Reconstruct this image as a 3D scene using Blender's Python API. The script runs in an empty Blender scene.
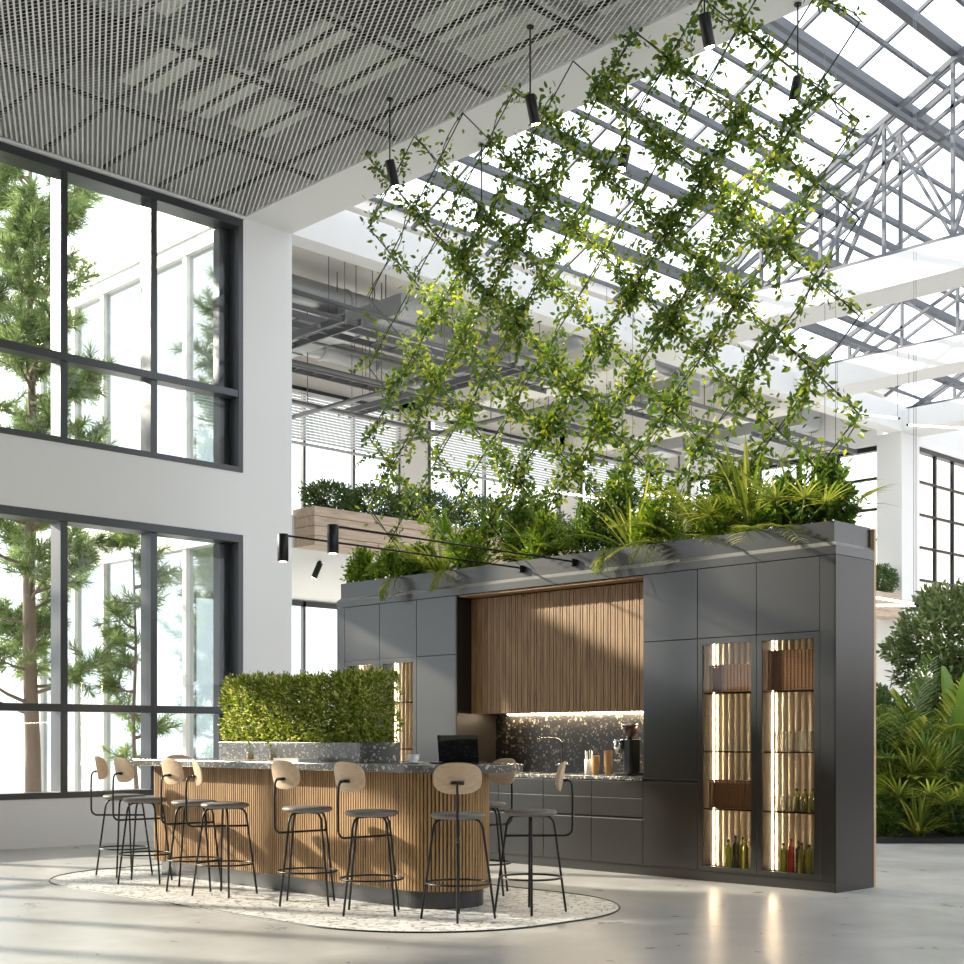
import bpy, math, random
import numpy as np
from mathutils import Vector, Matrix
random.seed(7); RNG = np.random.default_rng(11)
PI = math.pi
S = bpy.context.scene
C = S.collection

# ------------------------------------------------------------------ helpers
WL = {}
class MB:
    """collects shapes, linked as ONE mesh object"""
    def __init__(s): s.v = []; s.f = []; s.sm = []
    def add(s, vs, fs, smooth=False):
        o = len(s.v); s.v += [tuple(p) for p in vs]
        s.f += [tuple(i + o for i in f) for f in fs]; s.sm += [smooth] * len(fs); return s
    def box(s, x0, x1, y0, y1, z0, z1):
        v = [(x0,y0,z0),(x1,y0,z0),(x1,y1,z0),(x0,y1,z0),(x0,y0,z1),(x1,y0,z1),(x1,y1,z1),(x0,y1,z1)]
        return s.add(v, [(0,3,2,1),(4,5,6,7),(0,1,5,4),(1,2,6,5),(2,3,7,6),(3,0,4,7)])
    def obox(s, c, ax, ay, az):
        """box from centre and three half-extent vectors"""
        c, ax, ay, az = map(Vector, (c, ax, ay, az)); v = []
        for k in (-1, 1):
            for a, b in ((-1,-1),(1,-1),(1,1),(-1,1)): v.append(c + ax*a + ay*b + az*k)
        return s.add(v, [(0,3,2,1),(4,5,6,7),(0,1,5,4),(1,2,6,5),(2,3,7,6),(3,0,4,7)])
    def bar(s, a, b, w, h=None):
        """square bar between two points"""
        a, b = Vector(a), Vector(b); d = b - a; L = d.length
        if L < 1e-6: return s
        d.normalize(); u = Vector((0,0,1)) if abs(d.z) < .95 else Vector((0,1,0))
        r = d.cross(u).normalized(); u = r.cross(d).normalized(); h = h or w
        return s.obox((a+b)/2, d*(L/2), r*(w/2), u*(h/2))
    def tube(s, pts, r, n=8, cap=True):
        P = [Vector(p) for p in pts]; m = len(P); rr = r if isinstance(r, (list, tuple)) else [r]*m
        t0 = (P[1]-P[0]).normalized(); u = Vector((0,0,1)) if abs(t0.z) < .9 else Vector((1,0,0))
        side = t0.cross(u).normalized(); vs = []; 
        for i in range(m):
            if i == 0: t = P[1]-P[0]
            elif i == m-1: t = P[-1]-P[-2]
            else: t = (P[i+1]-P[i]).normalized() + (P[i]-P[i-1]).normalized()
            t.normalize(); side = (side - t*side.dot(t)).normalized(); up = t.cross(side)
            for k in range(n):
                a = 2*PI*k/n; vs.append(P[i] + (side*math.cos(a) + up*math.sin(a))*rr[i])
        fs = [(i*n+k, i*n+(k+1)%n, (i+1)*n+(k+1)%n, (i+1)*n+k) for i in range(m-1) for k in range(n)]
        if cap: fs += [tuple(range(n-1,-1,-1)), tuple((m-1)*n+k for k in range(n))]
        return s.add(vs, fs, True)
    def ring(s, c, R, r, n=40, k=6):
        vs = []; fs = []
        for i in range(n):
            a = 2*PI*i/n
            for j in range(k):
                b = 2*PI*j/k; q = R + r*math.cos(b)
                vs.append((c[0]+q*math.cos(a), c[1]+q*math.sin(a), c[2]+r*math.sin(b)))
        for i in range(n):
            for j in range(k): fs.append((i*k+j, ((i+1)%n)*k+j, ((i+1)%n)*k+(j+1)%k, i*k+(j+1)%k))
        return s.add(vs, fs, True)
    def lathe(s, prof, c=(0,0,0), n=24, axis=None):
        """profile of (radius, height); closed at the ends"""
        vs = []; m = len(prof)
        for r, h in prof:
            for k in range(n):
                a = 2*PI*k/n; vs.append(Vector((r*math.cos(a), r*math.sin(a), h)))
        if axis is not None:
            q = Vector((0,0,1)).rotation_difference(Vector(axis)); vs = [q @ v for v in vs]
        vs = [v + Vector(c) for v in vs]
        fs = [(i*n+k, i*n+(k+1)%n, (i+1)*n+(k+1)%n, (i+1)*n+k) for i in range(m-1) for k in range(n)]
        s.add(vs, fs, True)
        o = len(s.v) - len(vs)
        s.f += [tuple(o+k for k in range(n-1,-1,-1)), tuple(o+(m-1)*n+k for k in range(n))]; s.sm += [False, False]
        return s
    def prism(s, out, z0, z1):
        n = len(out); vs = [(x,y,z0) for x,y in out] + [(x,y,z1) for x,y in out]
        return s.add(vs, [tuple(range(n-1,-1,-1)), tuple(range(n,2*n))] + [(i,(i+1)%n,n+(i+1)%n,n+i) for i in range(n)])
    def blade(s, base, d, L, w, droop, seg=6, twist=0., fold=.25, wp=None):
        """arching strap leaf"""
        d = Vector(d).normalized(); p = Vector(base); side = d.cross(Vector((0,0,1)))
        if side.length < .05: side = Vector((math.cos(twist*9), math.sin(twist*9), 0))
        side.normalize(); side = Matrix.Rotation(twist, 3, d) @ side
        vs = []; fs = []
        for i in range(seg+1):
            t = i/seg; ww = (w*(math.sin(PI*min(1,t*.86+.12))**.7 if wp is None else wp(t)))/2
            up = side.cross(d).normalized()
            vs += [p - side*ww + up*ww*fold, p, p + side*ww + up*ww*fold]
            d = (d + Vector((0,0,-1))*droop/seg*(.4+1.2*t)).normalized(); p = p + d*(L/seg)
        for i in range(seg):
            a = i*3; fs += [(a,a+1,a+4,a+3),(a+1,a+2,a+5,a+4)]
        return s.add(vs, fs, True)
    def frond(s, base, d, L, ll, droop, n=18, w=.018, sag=.5):
        """feather palm frond: rachis with two rows of leaflets"""
        d = Vector(d).normalized(); p = Vector(base); pts = []; ds = []; m = 12
        for i in range(m+1):
            pts.append(p.copy()); ds.append(d.copy()); d = (d + Vector((0,0,-1))*droop/m).normalized(); p = p + d*(L/m)
        s.tube(pts, [.008*(1-.8*i/m) for i in range(m+1)], 4)
        for j in range(n):
            t = .18 + .82*j/(n-1); k = min(m-1, int(t*m)); fr = t*m-k; q = pts[k].lerp(pts[k+1], fr); dd = ds[k]
            sd = dd.cross(Vector((0,0,1))); sd = sd.normalized() if sd.length > .05 else Vector((1,0,0))
            l = ll*(math.sin(PI*(.12+.8*t))**.6)
            for sg in (-1,1):
                s.blade(q, dd*.75 + sd*sg*.9 + Vector((0,0,.15)), l*random.uniform(.85,1.1), w, sag, 3, 0, .3)
        return s
    def fan(s, base, d, L, R, n=16, droop=.35, w=.02, stem_droop=.3):
        """fan palm leaf: a stem with blades spread from its end"""
        d = Vector(d).normalized(); p = Vector(base); pts = [p.copy()]
        for i in range(6): d = (d + Vector((0,0,-1))*stem_droop/6).normalized(); p = p + d*(L/6); pts.append(p.copy())
        s.tube(pts, .006, 4)
        sd = d.cross(Vector((0,0,1))); sd = sd.normalized() if sd.length > .05 else Vector((1,0,0))
        for j in range(n):
            a = -1.9 + 3.8*j/(n-1)
            s.blade(p, d*math.cos(a) + sd*math.sin(a) + Vector((0,0,.12)), R*random.uniform(.85,1.05)*(1-.12*abs(a)), w, droop, 4, 0, .3)
        return s

def mesh_obj(name, verts, faces, mat, parent=None, smooth=None):
    me = bpy.data.meshes.new(name); me.from_pydata(verts, [], faces); me.update()
    o = bpy.data.objects.new(name, me); C.objects.link(o)
    if mat: me.materials.append(mat)
    if smooth is True: me.shade_smooth()
    elif isinstance(smooth, list): me.polygons.foreach_set('use_smooth', smooth)
    if parent: o.parent = parent
    return o
def obj(name, mb, mat, parent=None, bevel=0, label=None):
    off = WL.get(parent, (0,0,0)) if parent else (0,0,0)
    vs = [(x-off[0], y-off[1], z-off[2]) for x,y,z in mb.v] if parent else mb.v
    o = mesh_obj(name, vs, mb.f, mat, parent, mb.sm)
    if parent: WL[o] = off
    if bevel:
        b = o.modifiers.new('bevel', 'BEVEL'); b.width = bevel; b.segments = 2; b.limit_method = 'ANGLE'; b.harden_normals = False
    if label: o['label'] = label
    return o
def thing(name, label, cat, loc=(0,0,0), rz=0, group=None):
    o = bpy.data.objects.new(name, None); C.objects.link(o); o.empty_display_size = .1
    o.location = loc; o.rotation_euler = (0,0,rz); o['label'] = label; o['category'] = cat
    if group: o['group'] = group
    WL[o] = loc
    return o
def tag(o, label, cat, group=None):
    o['label'] = label; o['category'] = cat
    if group: o['group'] = group
    return o
def struct(name, mb, mat, bevel=0):
    o = obj(name, mb, mat, None, bevel); o['kind'] = 'structure'; return o
def dup(root, loc, rz=0, label=None):
    def cp(o, par):
        c = o.copy(); C.objects.link(c)
        if par: c.parent = par
        for ch in o.children: cp(ch, c)
        return c
    r = cp(root, None); r.location = loc; r.rotation_euler = (0,0,rz)
    if label: r['label'] = label
    return r

def leaves(pos, d, size, width, fold=.25, detail=False):
    """many small leaves as arrays: positions, directions, lengths"""
    pos = np.asarray(pos, float); d = np.asarray(d, float); n = len(pos)
    d = d/np.maximum(np.linalg.norm(d, axis=1, keepdims=True), 1e-6)
    r = RNG.normal(size=(n,3)); sd = np.cross(d, r); sd /= np.maximum(np.linalg.norm(sd, axis=1, keepdims=True), 1e-6)
    up = np.cross(sd, d); L = np.broadcast_to(np.asarray(size, float), (n,)).reshape(n,1); W = L*width/2
    if detail:
        T = [(0,0,0),(.35,-1,1),(.35,0,0),(.35,1,1),(.72,-.75,.6),(.72,0,-.3),(.72,.75,.6),(1,0,-.5)]
        F = [(0,2,1),(0,3,2),(1,2,5,4),(2,3,6,5),(4,5,7),(5,6,7)]
    else:
        T = [(0,0,0),(.45,-1,1),(1,0,0),(.45,1,1)]; F = [(0,2,1),(0,3,2)]
    V = np.stack([pos + d*L*a + sd*W*b + up*W*fold*c for a,b,c in T], 1).reshape(-1,3)
    k = len(T); fs = []
    base = (np.arange(n)*k)
    return V, F, base
def leaf_obj(name, V, F, base, mat, parent, off=(0,0,0)):
    V = V - np.array(off)
    tris = [f for f in F]; nf = len(tris)*len(base)
    loops = np.concatenate([np.concatenate([b + np.array(f) for f in tris]) for b in [0]])
    per = len(loops); allv = (base[:,None] + loops[None,:]).reshape(-1)
    lens = np.array([len(f) for f in tris]); starts1 = np.concatenate([[0], np.cumsum(lens)[:-1]])
    starts = (np.arange(len(base))[:,None]*per + starts1[None,:]).reshape(-1)
    me = bpy.data.meshes.new(name); me.vertices.add(len(V)); me.vertices.foreach_set('co', V.reshape(-1).astype(np.float32))
    me.loops.add(len(allv)); me.loops.foreach_set('vertex_index', allv.astype(np.int32))
    me.polygons.add(nf); me.polygons.foreach_set('loop_start', starts.astype(np.int32))
    me.polygons.foreach_set('loop_total', np.tile(lens, len(base)).astype(np.int32))
    me.update(calc_edges=True); me.validate()
    me.materials.append(mat); o = bpy.data.objects.new(name, me); C.objects.link(o)
    if parent: o.parent = parent; WL[o] = off
    return o

# ------------------------------------------------------------------ materials
def mat(name, col=(.8,.8,.8), rough=.5, metal=0., spec=.5, emit=None, es=0):
    m = bpy.data.materials.new(name); m.use_nodes = True; b = m.node_tree.nodes['Principled BSDF']
    b.inputs['Base Color'].default_value = (*col, 1); b.inputs['Roughness'].default_value = rough
    b.inputs['Metallic'].default_value = metal; b.inputs['Specular IOR Level'].default_value = spec
    if emit: b.inputs['Emission Color'].default_value = (*emit, 1); b.inputs['Emission Strength'].default_value = es
    return m
def N(m, t, **k):
    n = m.node_tree.nodes.new(t)
    for a, b in k.items(): setattr(n, a, b)
    return n
def LK(m, a, b): m.node_tree.links.new(a, b)
def ramp(m, fac, stops, interp='LINEAR'):
    r = N(m, 'ShaderNodeValToRGB'); r.color_ramp.interpolation = interp; e = r.color_ramp.elements
    while len(e) < len(stops): e.new(.5)
    for i, (p, c) in enumerate(stops): e[i].position = p; e[i].color = (*c, 1)
    LK(m, fac, r.inputs[0]); return r.outputs[0]
def coords(m, scale=(1,1,1), rot=(0,0,0)):
    t = N(m, 'ShaderNodeTexCoord'); mp = N(m, 'ShaderNodeMapping'); LK(m, t.outputs['Object'], mp.inputs[0])
    mp.inputs['Scale'].default_value = scale; mp.inputs['Rotation'].default_value = rot; return mp.outputs[0]
def noise(m, vec, scale, detail=4, rough=.55, dist=0):
    n = N(m, 'ShaderNodeTexNoise'); LK(m, vec, n.inputs['Vector']); n.inputs['Scale'].default_value = scale
    n.inputs['Detail'].default_value = detail; n.inputs['Roughness'].default_value = rough; n.inputs['Distortion'].default_value = dist
    return n.outputs[0]
def bsdf(m): return m.node_tree.nodes['Principled BSDF']
def bump(m, h, strength=.2, dist=.01):
    b = N(m, 'ShaderNodeBump'); LK(m, h, b.inputs['Height']); b.inputs['Strength'].default_value = strength
    b.inputs['Distance'].default_value = dist; LK(m, b.outputs[0], bsdf(m).inputs['Normal'])
def wood(name, dark, mid, light, sc=(14,14,1.2), rough=.5):
    m = mat(name, mid, rough); v = coords(m, sc); n = noise(m, v, 2.2, 6, .65, .4)
    LK(m, ramp(m, n, [(.3,dark),(.5,mid),(.72,light)]), bsdf(m).inputs['Base Color']); bump(m, n, .15, .004); return m
def stone(name, base, chip1, chip2, scale=28, rough=.25, amount=.2):
    m = mat(name, base, rough); v = coords(m)
    w = N(m, 'ShaderNodeTexNoise'); LK(m, v, w.inputs['Vector']); w.inputs['Scale'].default_value = 9
    mx = N(m, 'ShaderNodeVectorMath', operation='MULTIPLY_ADD'); LK(m, w.outputs['Color'], mx.inputs[0]); mx.inputs[1].default_value = (.05,.05,.05); LK(m, v, mx.inputs[2])
    cols = None
    prev = None
    for i, (sc, c, th) in enumerate(((scale, chip1, amount), (scale*.45, chip2, amount*.7), (scale*2.2, chip1, amount*.8))):
        vo = N(m, 'ShaderNodeTexVoronoi'); LK(m, mx.outputs[0], vo.inputs['Vector']); vo.inputs['Scale'].default_value = sc
        sep = N(m, 'ShaderNodeSeparateColor'); LK(m, vo.outputs['Color'], sep.inputs[0])
        a = N(m, 'ShaderNodeMath', operation='LESS_THAN'); LK(m, sep.outputs[0], a.inputs[0]); a.inputs[1].default_value = th
        b = N(m, 'ShaderNodeMath', operation='LESS_THAN'); LK(m, vo.outputs['Distance'], b.inputs[0]); b.inputs[1].default_value = .42
        c_ = N(m, 'ShaderNodeMath', operation='MULTIPLY'); LK(m, a.outputs[0], c_.inputs[0]); LK(m, b.outputs[0], c_.inputs[1])
        mi = N(m, 'ShaderNodeMix', data_type='RGBA'); LK(m, c_.outputs[0], mi.inputs[0])
        if prev is None: mi.inputs[6].default_value = (*base, 1)
        else: LK(m, prev, mi.inputs[6])
        mi.inputs[7].default_value = (*c, 1); prev = mi.outputs[2]
    LK(m, prev, bsdf(m).inputs['Base Color']); return m
def glass(name, tint=(1,1,1), gloss=.12, rough=.02, ior=1.45):
    m = bpy.data.materials.new(name); m.use_nodes = True; nt = m.node_tree; nt.nodes.remove(bsdf(m)); out = nt.nodes['Material Output']
    t = N(m, 'ShaderNodeBsdfTransparent'); t.inputs[0].default_value = (*tint, 1)
    g = N(m, 'ShaderNodeBsdfGlossy'); g.inputs['Roughness'].default_value = rough
    lw = N(m, 'ShaderNodeLayerWeight'); lw.inputs[0].default_value = .5
    pw = N(m, 'ShaderNodeMath', operation='POWER'); LK(m, lw.outputs['Facing'], pw.inputs[0]); pw.inputs[1].default_value = 4.5
    ma = N(m, 'ShaderNodeMath', operation='MULTIPLY_ADD'); LK(m, pw.outputs[0], ma.inputs[0]); ma.inputs[1].default_value = (ior-1)*1.8; ma.inputs[2].default_value = gloss; ma.use_clamp = True
    mx = N(m, 'ShaderNodeMixShader'); LK(m, ma.outputs[0], mx.inputs[0]); LK(m, t.outputs[0], mx.inputs[1]); LK(m, g.outputs[0], mx.inputs[2]); LK(m, mx.outputs[0], out.inputs[0])
    return m
def leafmat(name, c1, c2, c3=None, trans=.35, rough=.45):
    m = mat(name, c1, rough); g = N(m, 'ShaderNodeNewGeometry')
    st = [(0,c1),(.6,c2)] + ([(1,c3)] if c3 else [])
    col = ramp(m, g.outputs['Random Per Island'], st); LK(m, col, bsdf(m).inputs['Base Color'])
    tr = N(m, 'ShaderNodeBsdfTranslucent'); hs = N(m, 'ShaderNodeHueSaturation'); LK(m, col, hs.inputs['Color'])
    hs.inputs['Value'].default_value = 1.7; hs.inputs['Hue'].default_value = .485; hs.inputs['Saturation'].default_value = 1.1; LK(m, hs.outputs[0], tr.inputs[0])
    mx = N(m, 'ShaderNodeMixShader'); mx.inputs[0].default_value = trans
    LK(m, bsdf(m).outputs[0], mx.inputs[1]); LK(m, tr.outputs[0], mx.inputs[2]); LK(m, mx.outputs[0], m.node_tree.nodes['Material Output'].inputs[0])
    return m
M = {}
M['white'] = mat('white_plaster', (.82,.82,.82), .7)
M['offwhite'] = mat('offwhite_plaster', (.74,.71,.68), .75)
M['frame'] = mat('window_frame_metal', (.075,.078,.085), .3, .5)
M['wframe'] = mat('white_frame_metal', (.8,.8,.8), .4)
M['black'] = mat('black_metal', (.012,.013,.013), .38, .3)
M['steel'] = mat('grey_steel', (.13,.14,.16), .45, .3)
M['galv'] = mat('galvanised_steel', (.42,.43,.44), .38, .7)
M['tray'] = mat('cable_tray_metal', (.16,.16,.17), .45, .5)
M['mesh'] = mat('white_mesh_metal', (.84,.85,.84), .5)
M['plenum'] = mat('plenum_soffit', (.12,.125,.12), .8)
M['board'] = mat('plenum_board', (.88,.9,.86), .8)
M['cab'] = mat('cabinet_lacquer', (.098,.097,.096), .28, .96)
M['cab_shaded'] = mat('cabinet_lacquer_shaded', (.066,.061,.058), .28, .96)  # same lacquer, dim reflection of the side faces put into a darker colour
M['dark'] = mat('dark_groove', (.008,.008,.008), .6)
M['bronze'] = mat('bronze_panel', (.03,.024,.019), .35, .5)
M['oak'] = wood('oak_slats', (.17,.088,.036), (.31,.18,.08), (.42,.26,.125))
M['oakbar'] = wood('oak_bar_slats', (.22,.12,.05), (.4,.235,.1), (.52,.34,.155))
M['ply'] = wood('pale_oak_ply', (.5,.35,.22), (.62,.45,.3), (.7,.53,.37), (3,30,30), .45)
M['edge'] = wood('raw_ply_edge', (.4,.26,.13), (.55,.38,.2), (.62,.45,.26), (30,30,2))
M['larch'] = wood('pale_planter_wood', (.4,.29,.2), (.55,.42,.32), (.66,.52,.41), (12,1.2,12), .6)
M['granite'] = stone('grey_stone_with_chips', (.13,.126,.12), (.5,.48,.45), (.22,.21,.2), 32, .22, .24)
M['backsplash'] = stone('dark_stone_with_chips', (.009,.0085,.008), (.17,.15,.12), (.05,.045,.04), 30, .3, .17)
M['worktop'] = stone('worktop_stone', (.1,.1,.1), (.65,.62,.58), (.3,.29,.27), 34, .2, .36)
M['leather'] = mat('taupe_leather', (.17,.155,.145), .5)
M['chrome'] = mat('chrome', (.75,.75,.75), .15, 1.)
M['darkchrome'] = mat('dark_chrome', (.16,.15,.14), .2, 1.)
M['plastic'] = mat('black_plastic', (.012,.012,.012), .3)
M['screen'] = mat('black_screen_glass', (.006,.006,.007), .06)
M['paper'] = mat('kraft_paper', (.55,.33,.14), .7)
M['ceramic'] = mat('white_ceramic', (.85,.85,.84), .25)
M['cream'] = mat('cream_fluted_panel', (.9,.8,.62), .45)
M['led'] = mat('warm_led', (1,.9,.7), .5, emit=(1,.86,.64), es=55)
M['ledw'] = mat('white_led', (1,.95,.85), .5, emit=(1,.88,.7), es=5)
M['bulb'] = mat('lamp_light', (1,.9,.8), .5, emit=(1,.82,.6), es=60)
M['glass'] = glass('clear_window_glass', (.97,.985,.98), .02)
M['rglass'] = glass('roof_glass', (.99,.99,.99), .0, .02, 1.1)
M['wglass'] = glass('wing_glass', (.85,.9,.92), .42)
M['cabglass'] = glass('bronze_cabinet_glass', (.93,.88,.82), .02)
M['drinkglass'] = glass('drinking_glass', (.95,.96,.95), .12)
M['shelfglass'] = glass('smoked_shelf_glass', (.25,.23,.2), .08)
M['amber'] = mat('amber_drink', (.7,.38,.06), .2)
M['blind'] = mat('grey_blind_slats', (.42,.43,.45), .5)
M['bark'] = mat('pine_bark', (.2,.15,.12), .9)
M['stem'] = mat('green_stem', (.1,.14,.03), .6)
M['soil'] = mat('dark_soil', (.03,.022,.015), .95)
M['wicker'] = wood('brown_wicker', (.08,.04,.02), (.2,.11,.06), (.3,.18,.1), (60,60,60), .6)
for k, c in dict(b_olive=(.2,.2,.02), b_dark=(.03,.045,.02), b_red=(.45,.04,.02), b_white=(.6,.62,.58), b_black=(.02,.02,.02), b_lime=(.36,.38,.04)).items():
    M[k] = mat(k[2:]+'_bottle', c, .2)
M['vine'] = leafmat('vine_leaf', (.04,.09,.016), (.09,.165,.025), (.32,.36,.05), .42)
M['shrub'] = leafmat('shrub_leaf', (.035,.085,.014), (.08,.16,.022), (.2,.29,.045), .32)
M['lime'] = leafmat('lime_shrub_leaf', (.07,.15,.018), (.15,.26,.03), (.36,.42,.07), .38)
M['hedge'] = leafmat('box_hedge_leaf', (.06,.12,.014), (.22,.29,.035), (.75,.72,.28), .38)
M['deep'] = leafmat('deep_green_leaf', (.04,.08,.022), (.075,.13,.04), (.14,.2,.06), .3)
M['conifer'] = leafmat('round_bush_leaf', (.06,.1,.035), (.13,.18,.06), (.28,.33,.14), .28)
M['palm'] = leafmat('palm_leaf', (.1,.16,.025), (.22,.28,.05), (.46,.45,.12), .4)
M['dpalm'] = leafmat('dark_palm_leaf', (.05,.1,.035), (.1,.17,.05), (.26,.3,.1), .35)
M['banana'] = leafmat('banana_leaf', (.04,.13,.03), (.1,.2,.03), (.2,.3,.04), .45, .3)
M['needle'] = leafmat('pine_needle', (.1,.16,.06), (.18,.26,.1), (.32,.38,.16), .42)
M['canvas'] = mat('outdoor_ground', (.62,.6,.56), .9)

def floor_mat():
    m = mat('polished_concrete', (.4,.39,.38), .3); v = coords(m); n1 = noise(m, v, .55, 5, .6, .6); n2 = noise(m, v, 3.5, 6, .6)
    mi = N(m, 'ShaderNodeMix', data_type='FLOAT'); LK(m, n1, mi.inputs[2]); LK(m, n2, mi.inputs[3]); mi.inputs[0].default_value = .35
    LK(m, ramp(m, mi.outputs[0], [(.3,(.34,.333,.325)),(.5,(.48,.47,.46)),(.68,(.62,.61,.6))]), bsdf(m).inputs['Base Color'])
    r = N(m, 'ShaderNodeMapRange'); LK(m, n2, r.inputs[0]); r.inputs[3].default_value = .2; r.inputs[4].default_value = .42; LK(m, r.outputs[0], bsdf(m).inputs['Roughness'])
    bump(m, n2, .05, .01); return m
M['floor'] = floor_mat()
def inlay_mat():
    m = mat('terrazzo_inlay', (.8,.78,.75), .35); v = coords(m)
    vo = N(m, 'ShaderNodeTexVoronoi', feature='DISTANCE_TO_EDGE'); LK(m, v, vo.inputs['Vector']); vo.inputs['Scale'].default_value = 12
    vn = N(m, 'ShaderNodeTexVoronoi'); LK(m, v, vn.inputs['Vector']); vn.inputs['Scale'].default_value = 12
    sp = N(m, 'ShaderNodeSeparateColor'); LK(m, vn.outputs['Color'], sp.inputs[0])
    tone = ramp(m, sp.outputs[0], [(0,(.6,.59,.57)),(.12,(.82,.81,.79)),(1,(.93,.92,.91))])
    n = noise(m, v, 14, 3); a = N(m, 'ShaderNodeMath', operation='MULTIPLY'); LK(m, n, a.inputs[0]); a.inputs[1].default_value = .1
    lt = N(m, 'ShaderNodeMath', operation='LESS_THAN'); LK(m, vo.outputs['Distance'], lt.inputs[0]); LK(m, a.outputs[0], lt.inputs[1])
    n3 = noise(m, v, 3, 2); g = N(m, 'ShaderNodeMath', operation='GREATER_THAN'); LK(m, n, g.inputs[0]); g.inputs[1].default_value = .46
    q = N(m, 'ShaderNodeMath', operation='MULTIPLY'); LK(m, lt.outputs[0], q.inputs[0]); LK(m, g.outputs[0], q.inputs[1])
    mi = N(m, 'ShaderNodeMix', data_type='RGBA'); LK(m, q.outputs[0], mi.inputs[0]); LK(m, tone, mi.inputs[6]); mi.inputs[7].default_value = (.32,.29,.26,1)
    LK(m, mi.outputs[2], bsdf(m).inputs['Base Color']); return m
M['inlay'] = inlay_mat()

# ------------------------------------------------------------------ camera
cam = bpy.data.cameras.new('camera'); co = bpy.data.objects.new('camera', cam); C.objects.link(co); S.camera = co
co.location = (0,0,1.25); co.rotation_euler = (PI/2, 0, math.radians(45.38))
cam.sensor_width = 36; cam.lens = 36*1350/964; cam.shift_y = (738-482)/964; cam.clip_end = 300

# ------------------------------------------------------------------ setting
XW = -14.5
def rrect(x0, x1, y0, y1, r, n=14, corners=(1,1,1,1)):
    """rounded rectangle outline, counterclockwise from the low-x low-y corner"""
    out = []
    for i, (cx, cy, a0) in enumerate(((x0,y0,PI),(x1,y0,1.5*PI),(x1,y1,0),(x0,y1,.5*PI))):
        rr = r if corners[i] else .0
        if rr == 0: out.append((cx,cy)); continue
        ox = cx + (rr if cx == x0 else -rr); oy = cy + (rr if cy == y0 else -rr)
        for k in range(n+1): a = a0 + PI/2*k/n; out.append((ox + rr*math.cos(a), oy + rr*math.sin(a)))
    return out
struct('floor', MB().box(-20.5, 5, -3, 36, -.2, 0), M['floor'])
struct('outdoor_ground', MB().box(-60, -20.5, -20, 60, -.25, -.03).box(-20.5, -14.86, -20, 10.3, -.25, -.03), M['canvas'])
# window wall: sill, band, head with the windows between
w = MB()
w.box(XW-.35, XW, -3, 10.77, 0, .555); w.box(XW-.35, XW, -3, 10.77, 3.855, 4.655); w.box(XW-.35, XW, -3, 10.0, 7.905, 9.2)
w.box(XW-.35, XW, 10.0, 10.77, .555, 3.855); w.box(XW-.35, XW, 10.0, 10.77, 4.655, 9.2)
struct('wall_left', w, M['white'])
def big_window(idx, z0, z1, zt):
    w = thing('window_%d' % idx, 'x', 'window', (XW, 6.3, z0)); del w['label']; del w['category']; w['kind'] = 'structure'
    f = MB(); y0, y1 = -.7, 9.99
    f.box(XW-.3, XW+.012, y0, y1, z0, z0+.07); f.box(XW-.3, XW+.012, y0, y1, z1-.1, z1); f.box(XW-.3, XW+.012, y1-.07, y1, z0+.07, z1-.1)
    f.box(XW-.34, XW-.2, y1-.22, y1-.07, z0+.07, z1-.1)
    obj('window_frame', f, M['frame'], w, .004)
    ys = [8.714 - 1.18*k for k in range(8)]
    for y in ys:
        obj('mullion', MB().box(XW-.26, XW-.02, y-.045, y+.045, z0+.07, z1-.1), M['frame'], w, .004)
    obj('transom', MB().box(XW-.2, XW+.005, y0, y1-.07, zt-.045, zt+.045), M['frame'], w, .004)
    obj('window_pane', MB().box(XW-.16, XW-.15, y0, y1-.07, z0+.07, z1-.1), M['glass'], w)
big_window(1, .555, 3.855, 1.6)
big_window(2, 4.655, 7.905, 5.66)
# beams
struct('roof_beam', MB().box(XW-.35, 4, 10.0, 10.77, 7.93, 9.2), M['white'], .006)
for y0, y1 in ((18.33,19.1),(22.87,23.6),(27.15,27.95)):
    struct('roof_beam', MB().box(XW, -1.5, y0, y1, 7.93, 8.4), M['white'], .006)
struct('roof_beam', MB().box(XW-.33, XW, 10.77, 36, 7.93, 8.5), M['white'], .006)
struct('column', MB().box(XW-.6, XW, 27.15, 27.95, 0, 7.93), M['white'], .006)
struct('wall_back', MB().box(-20.6, 4, 36, 36.2, 0, 9), M['offwhite'])
struct('added_wall_right', MB().box(4, 4.2, -3, 36, 0, 2.8).box(4, 4.2, -3, 36, 6.5, 9.2), mat('added_wall_dark_grey', (.12,.12,.12), .8))  # unseen wall, added and kept dark to dim the cabinet side's reflection
struct('added_wall_front', MB().box(-14.85, 4.2, -3.2, -3, 0, 9.2), mat('added_wall_grey', (.14,.14,.14), .8))  # unseen wall added behind the camera so the cabinet fronts reflect less light
# plenum over the mesh ceiling
struct('ceiling', MB().box(XW-.3, 4, -3, 10.0, 9.05, 9.2), M['plenum'])
def in_view(x, y): return x < -5.6 and y > 3.2
# expanded metal panels: one panel built, the others copies of it
PX, PY = 1.49, .74
def panel_mesh():
    mb = MB(); A, B = 1.49/13, .74/12   # long and short pitch of the diamonds
    nx, ny = 13, 12
    # each strand is a tilted ribbon; a diamond cell has four of them
    def strand(x0,y0,x1,y1):
        d = Vector((x1-x0, y1-y0, 0)).normalized(); n = Vector((-d.y, d.x, 0)); h = .0036; wd = .0098
        a = Vector((x0,y0,0)); b = Vector((x1,y1,0))
        q = n*wd; z = Vector((0,0,h)); mb.add([a-q-z, b-q-z, b+q+z, a+q+z], [(0,1,2,3)])
    for i in range(nx):
        for j in range(ny):
            x, y = i*A, j*B; cx, cy = x + A/2, y + B/2
            strand(x, cy, cx, y); strand(cx, y, x+A, cy); strand(x, cy, cx, y+B); strand(cx, y+B, x+A, cy)
    return mb
pm = panel_mesh(); pan = None
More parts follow.
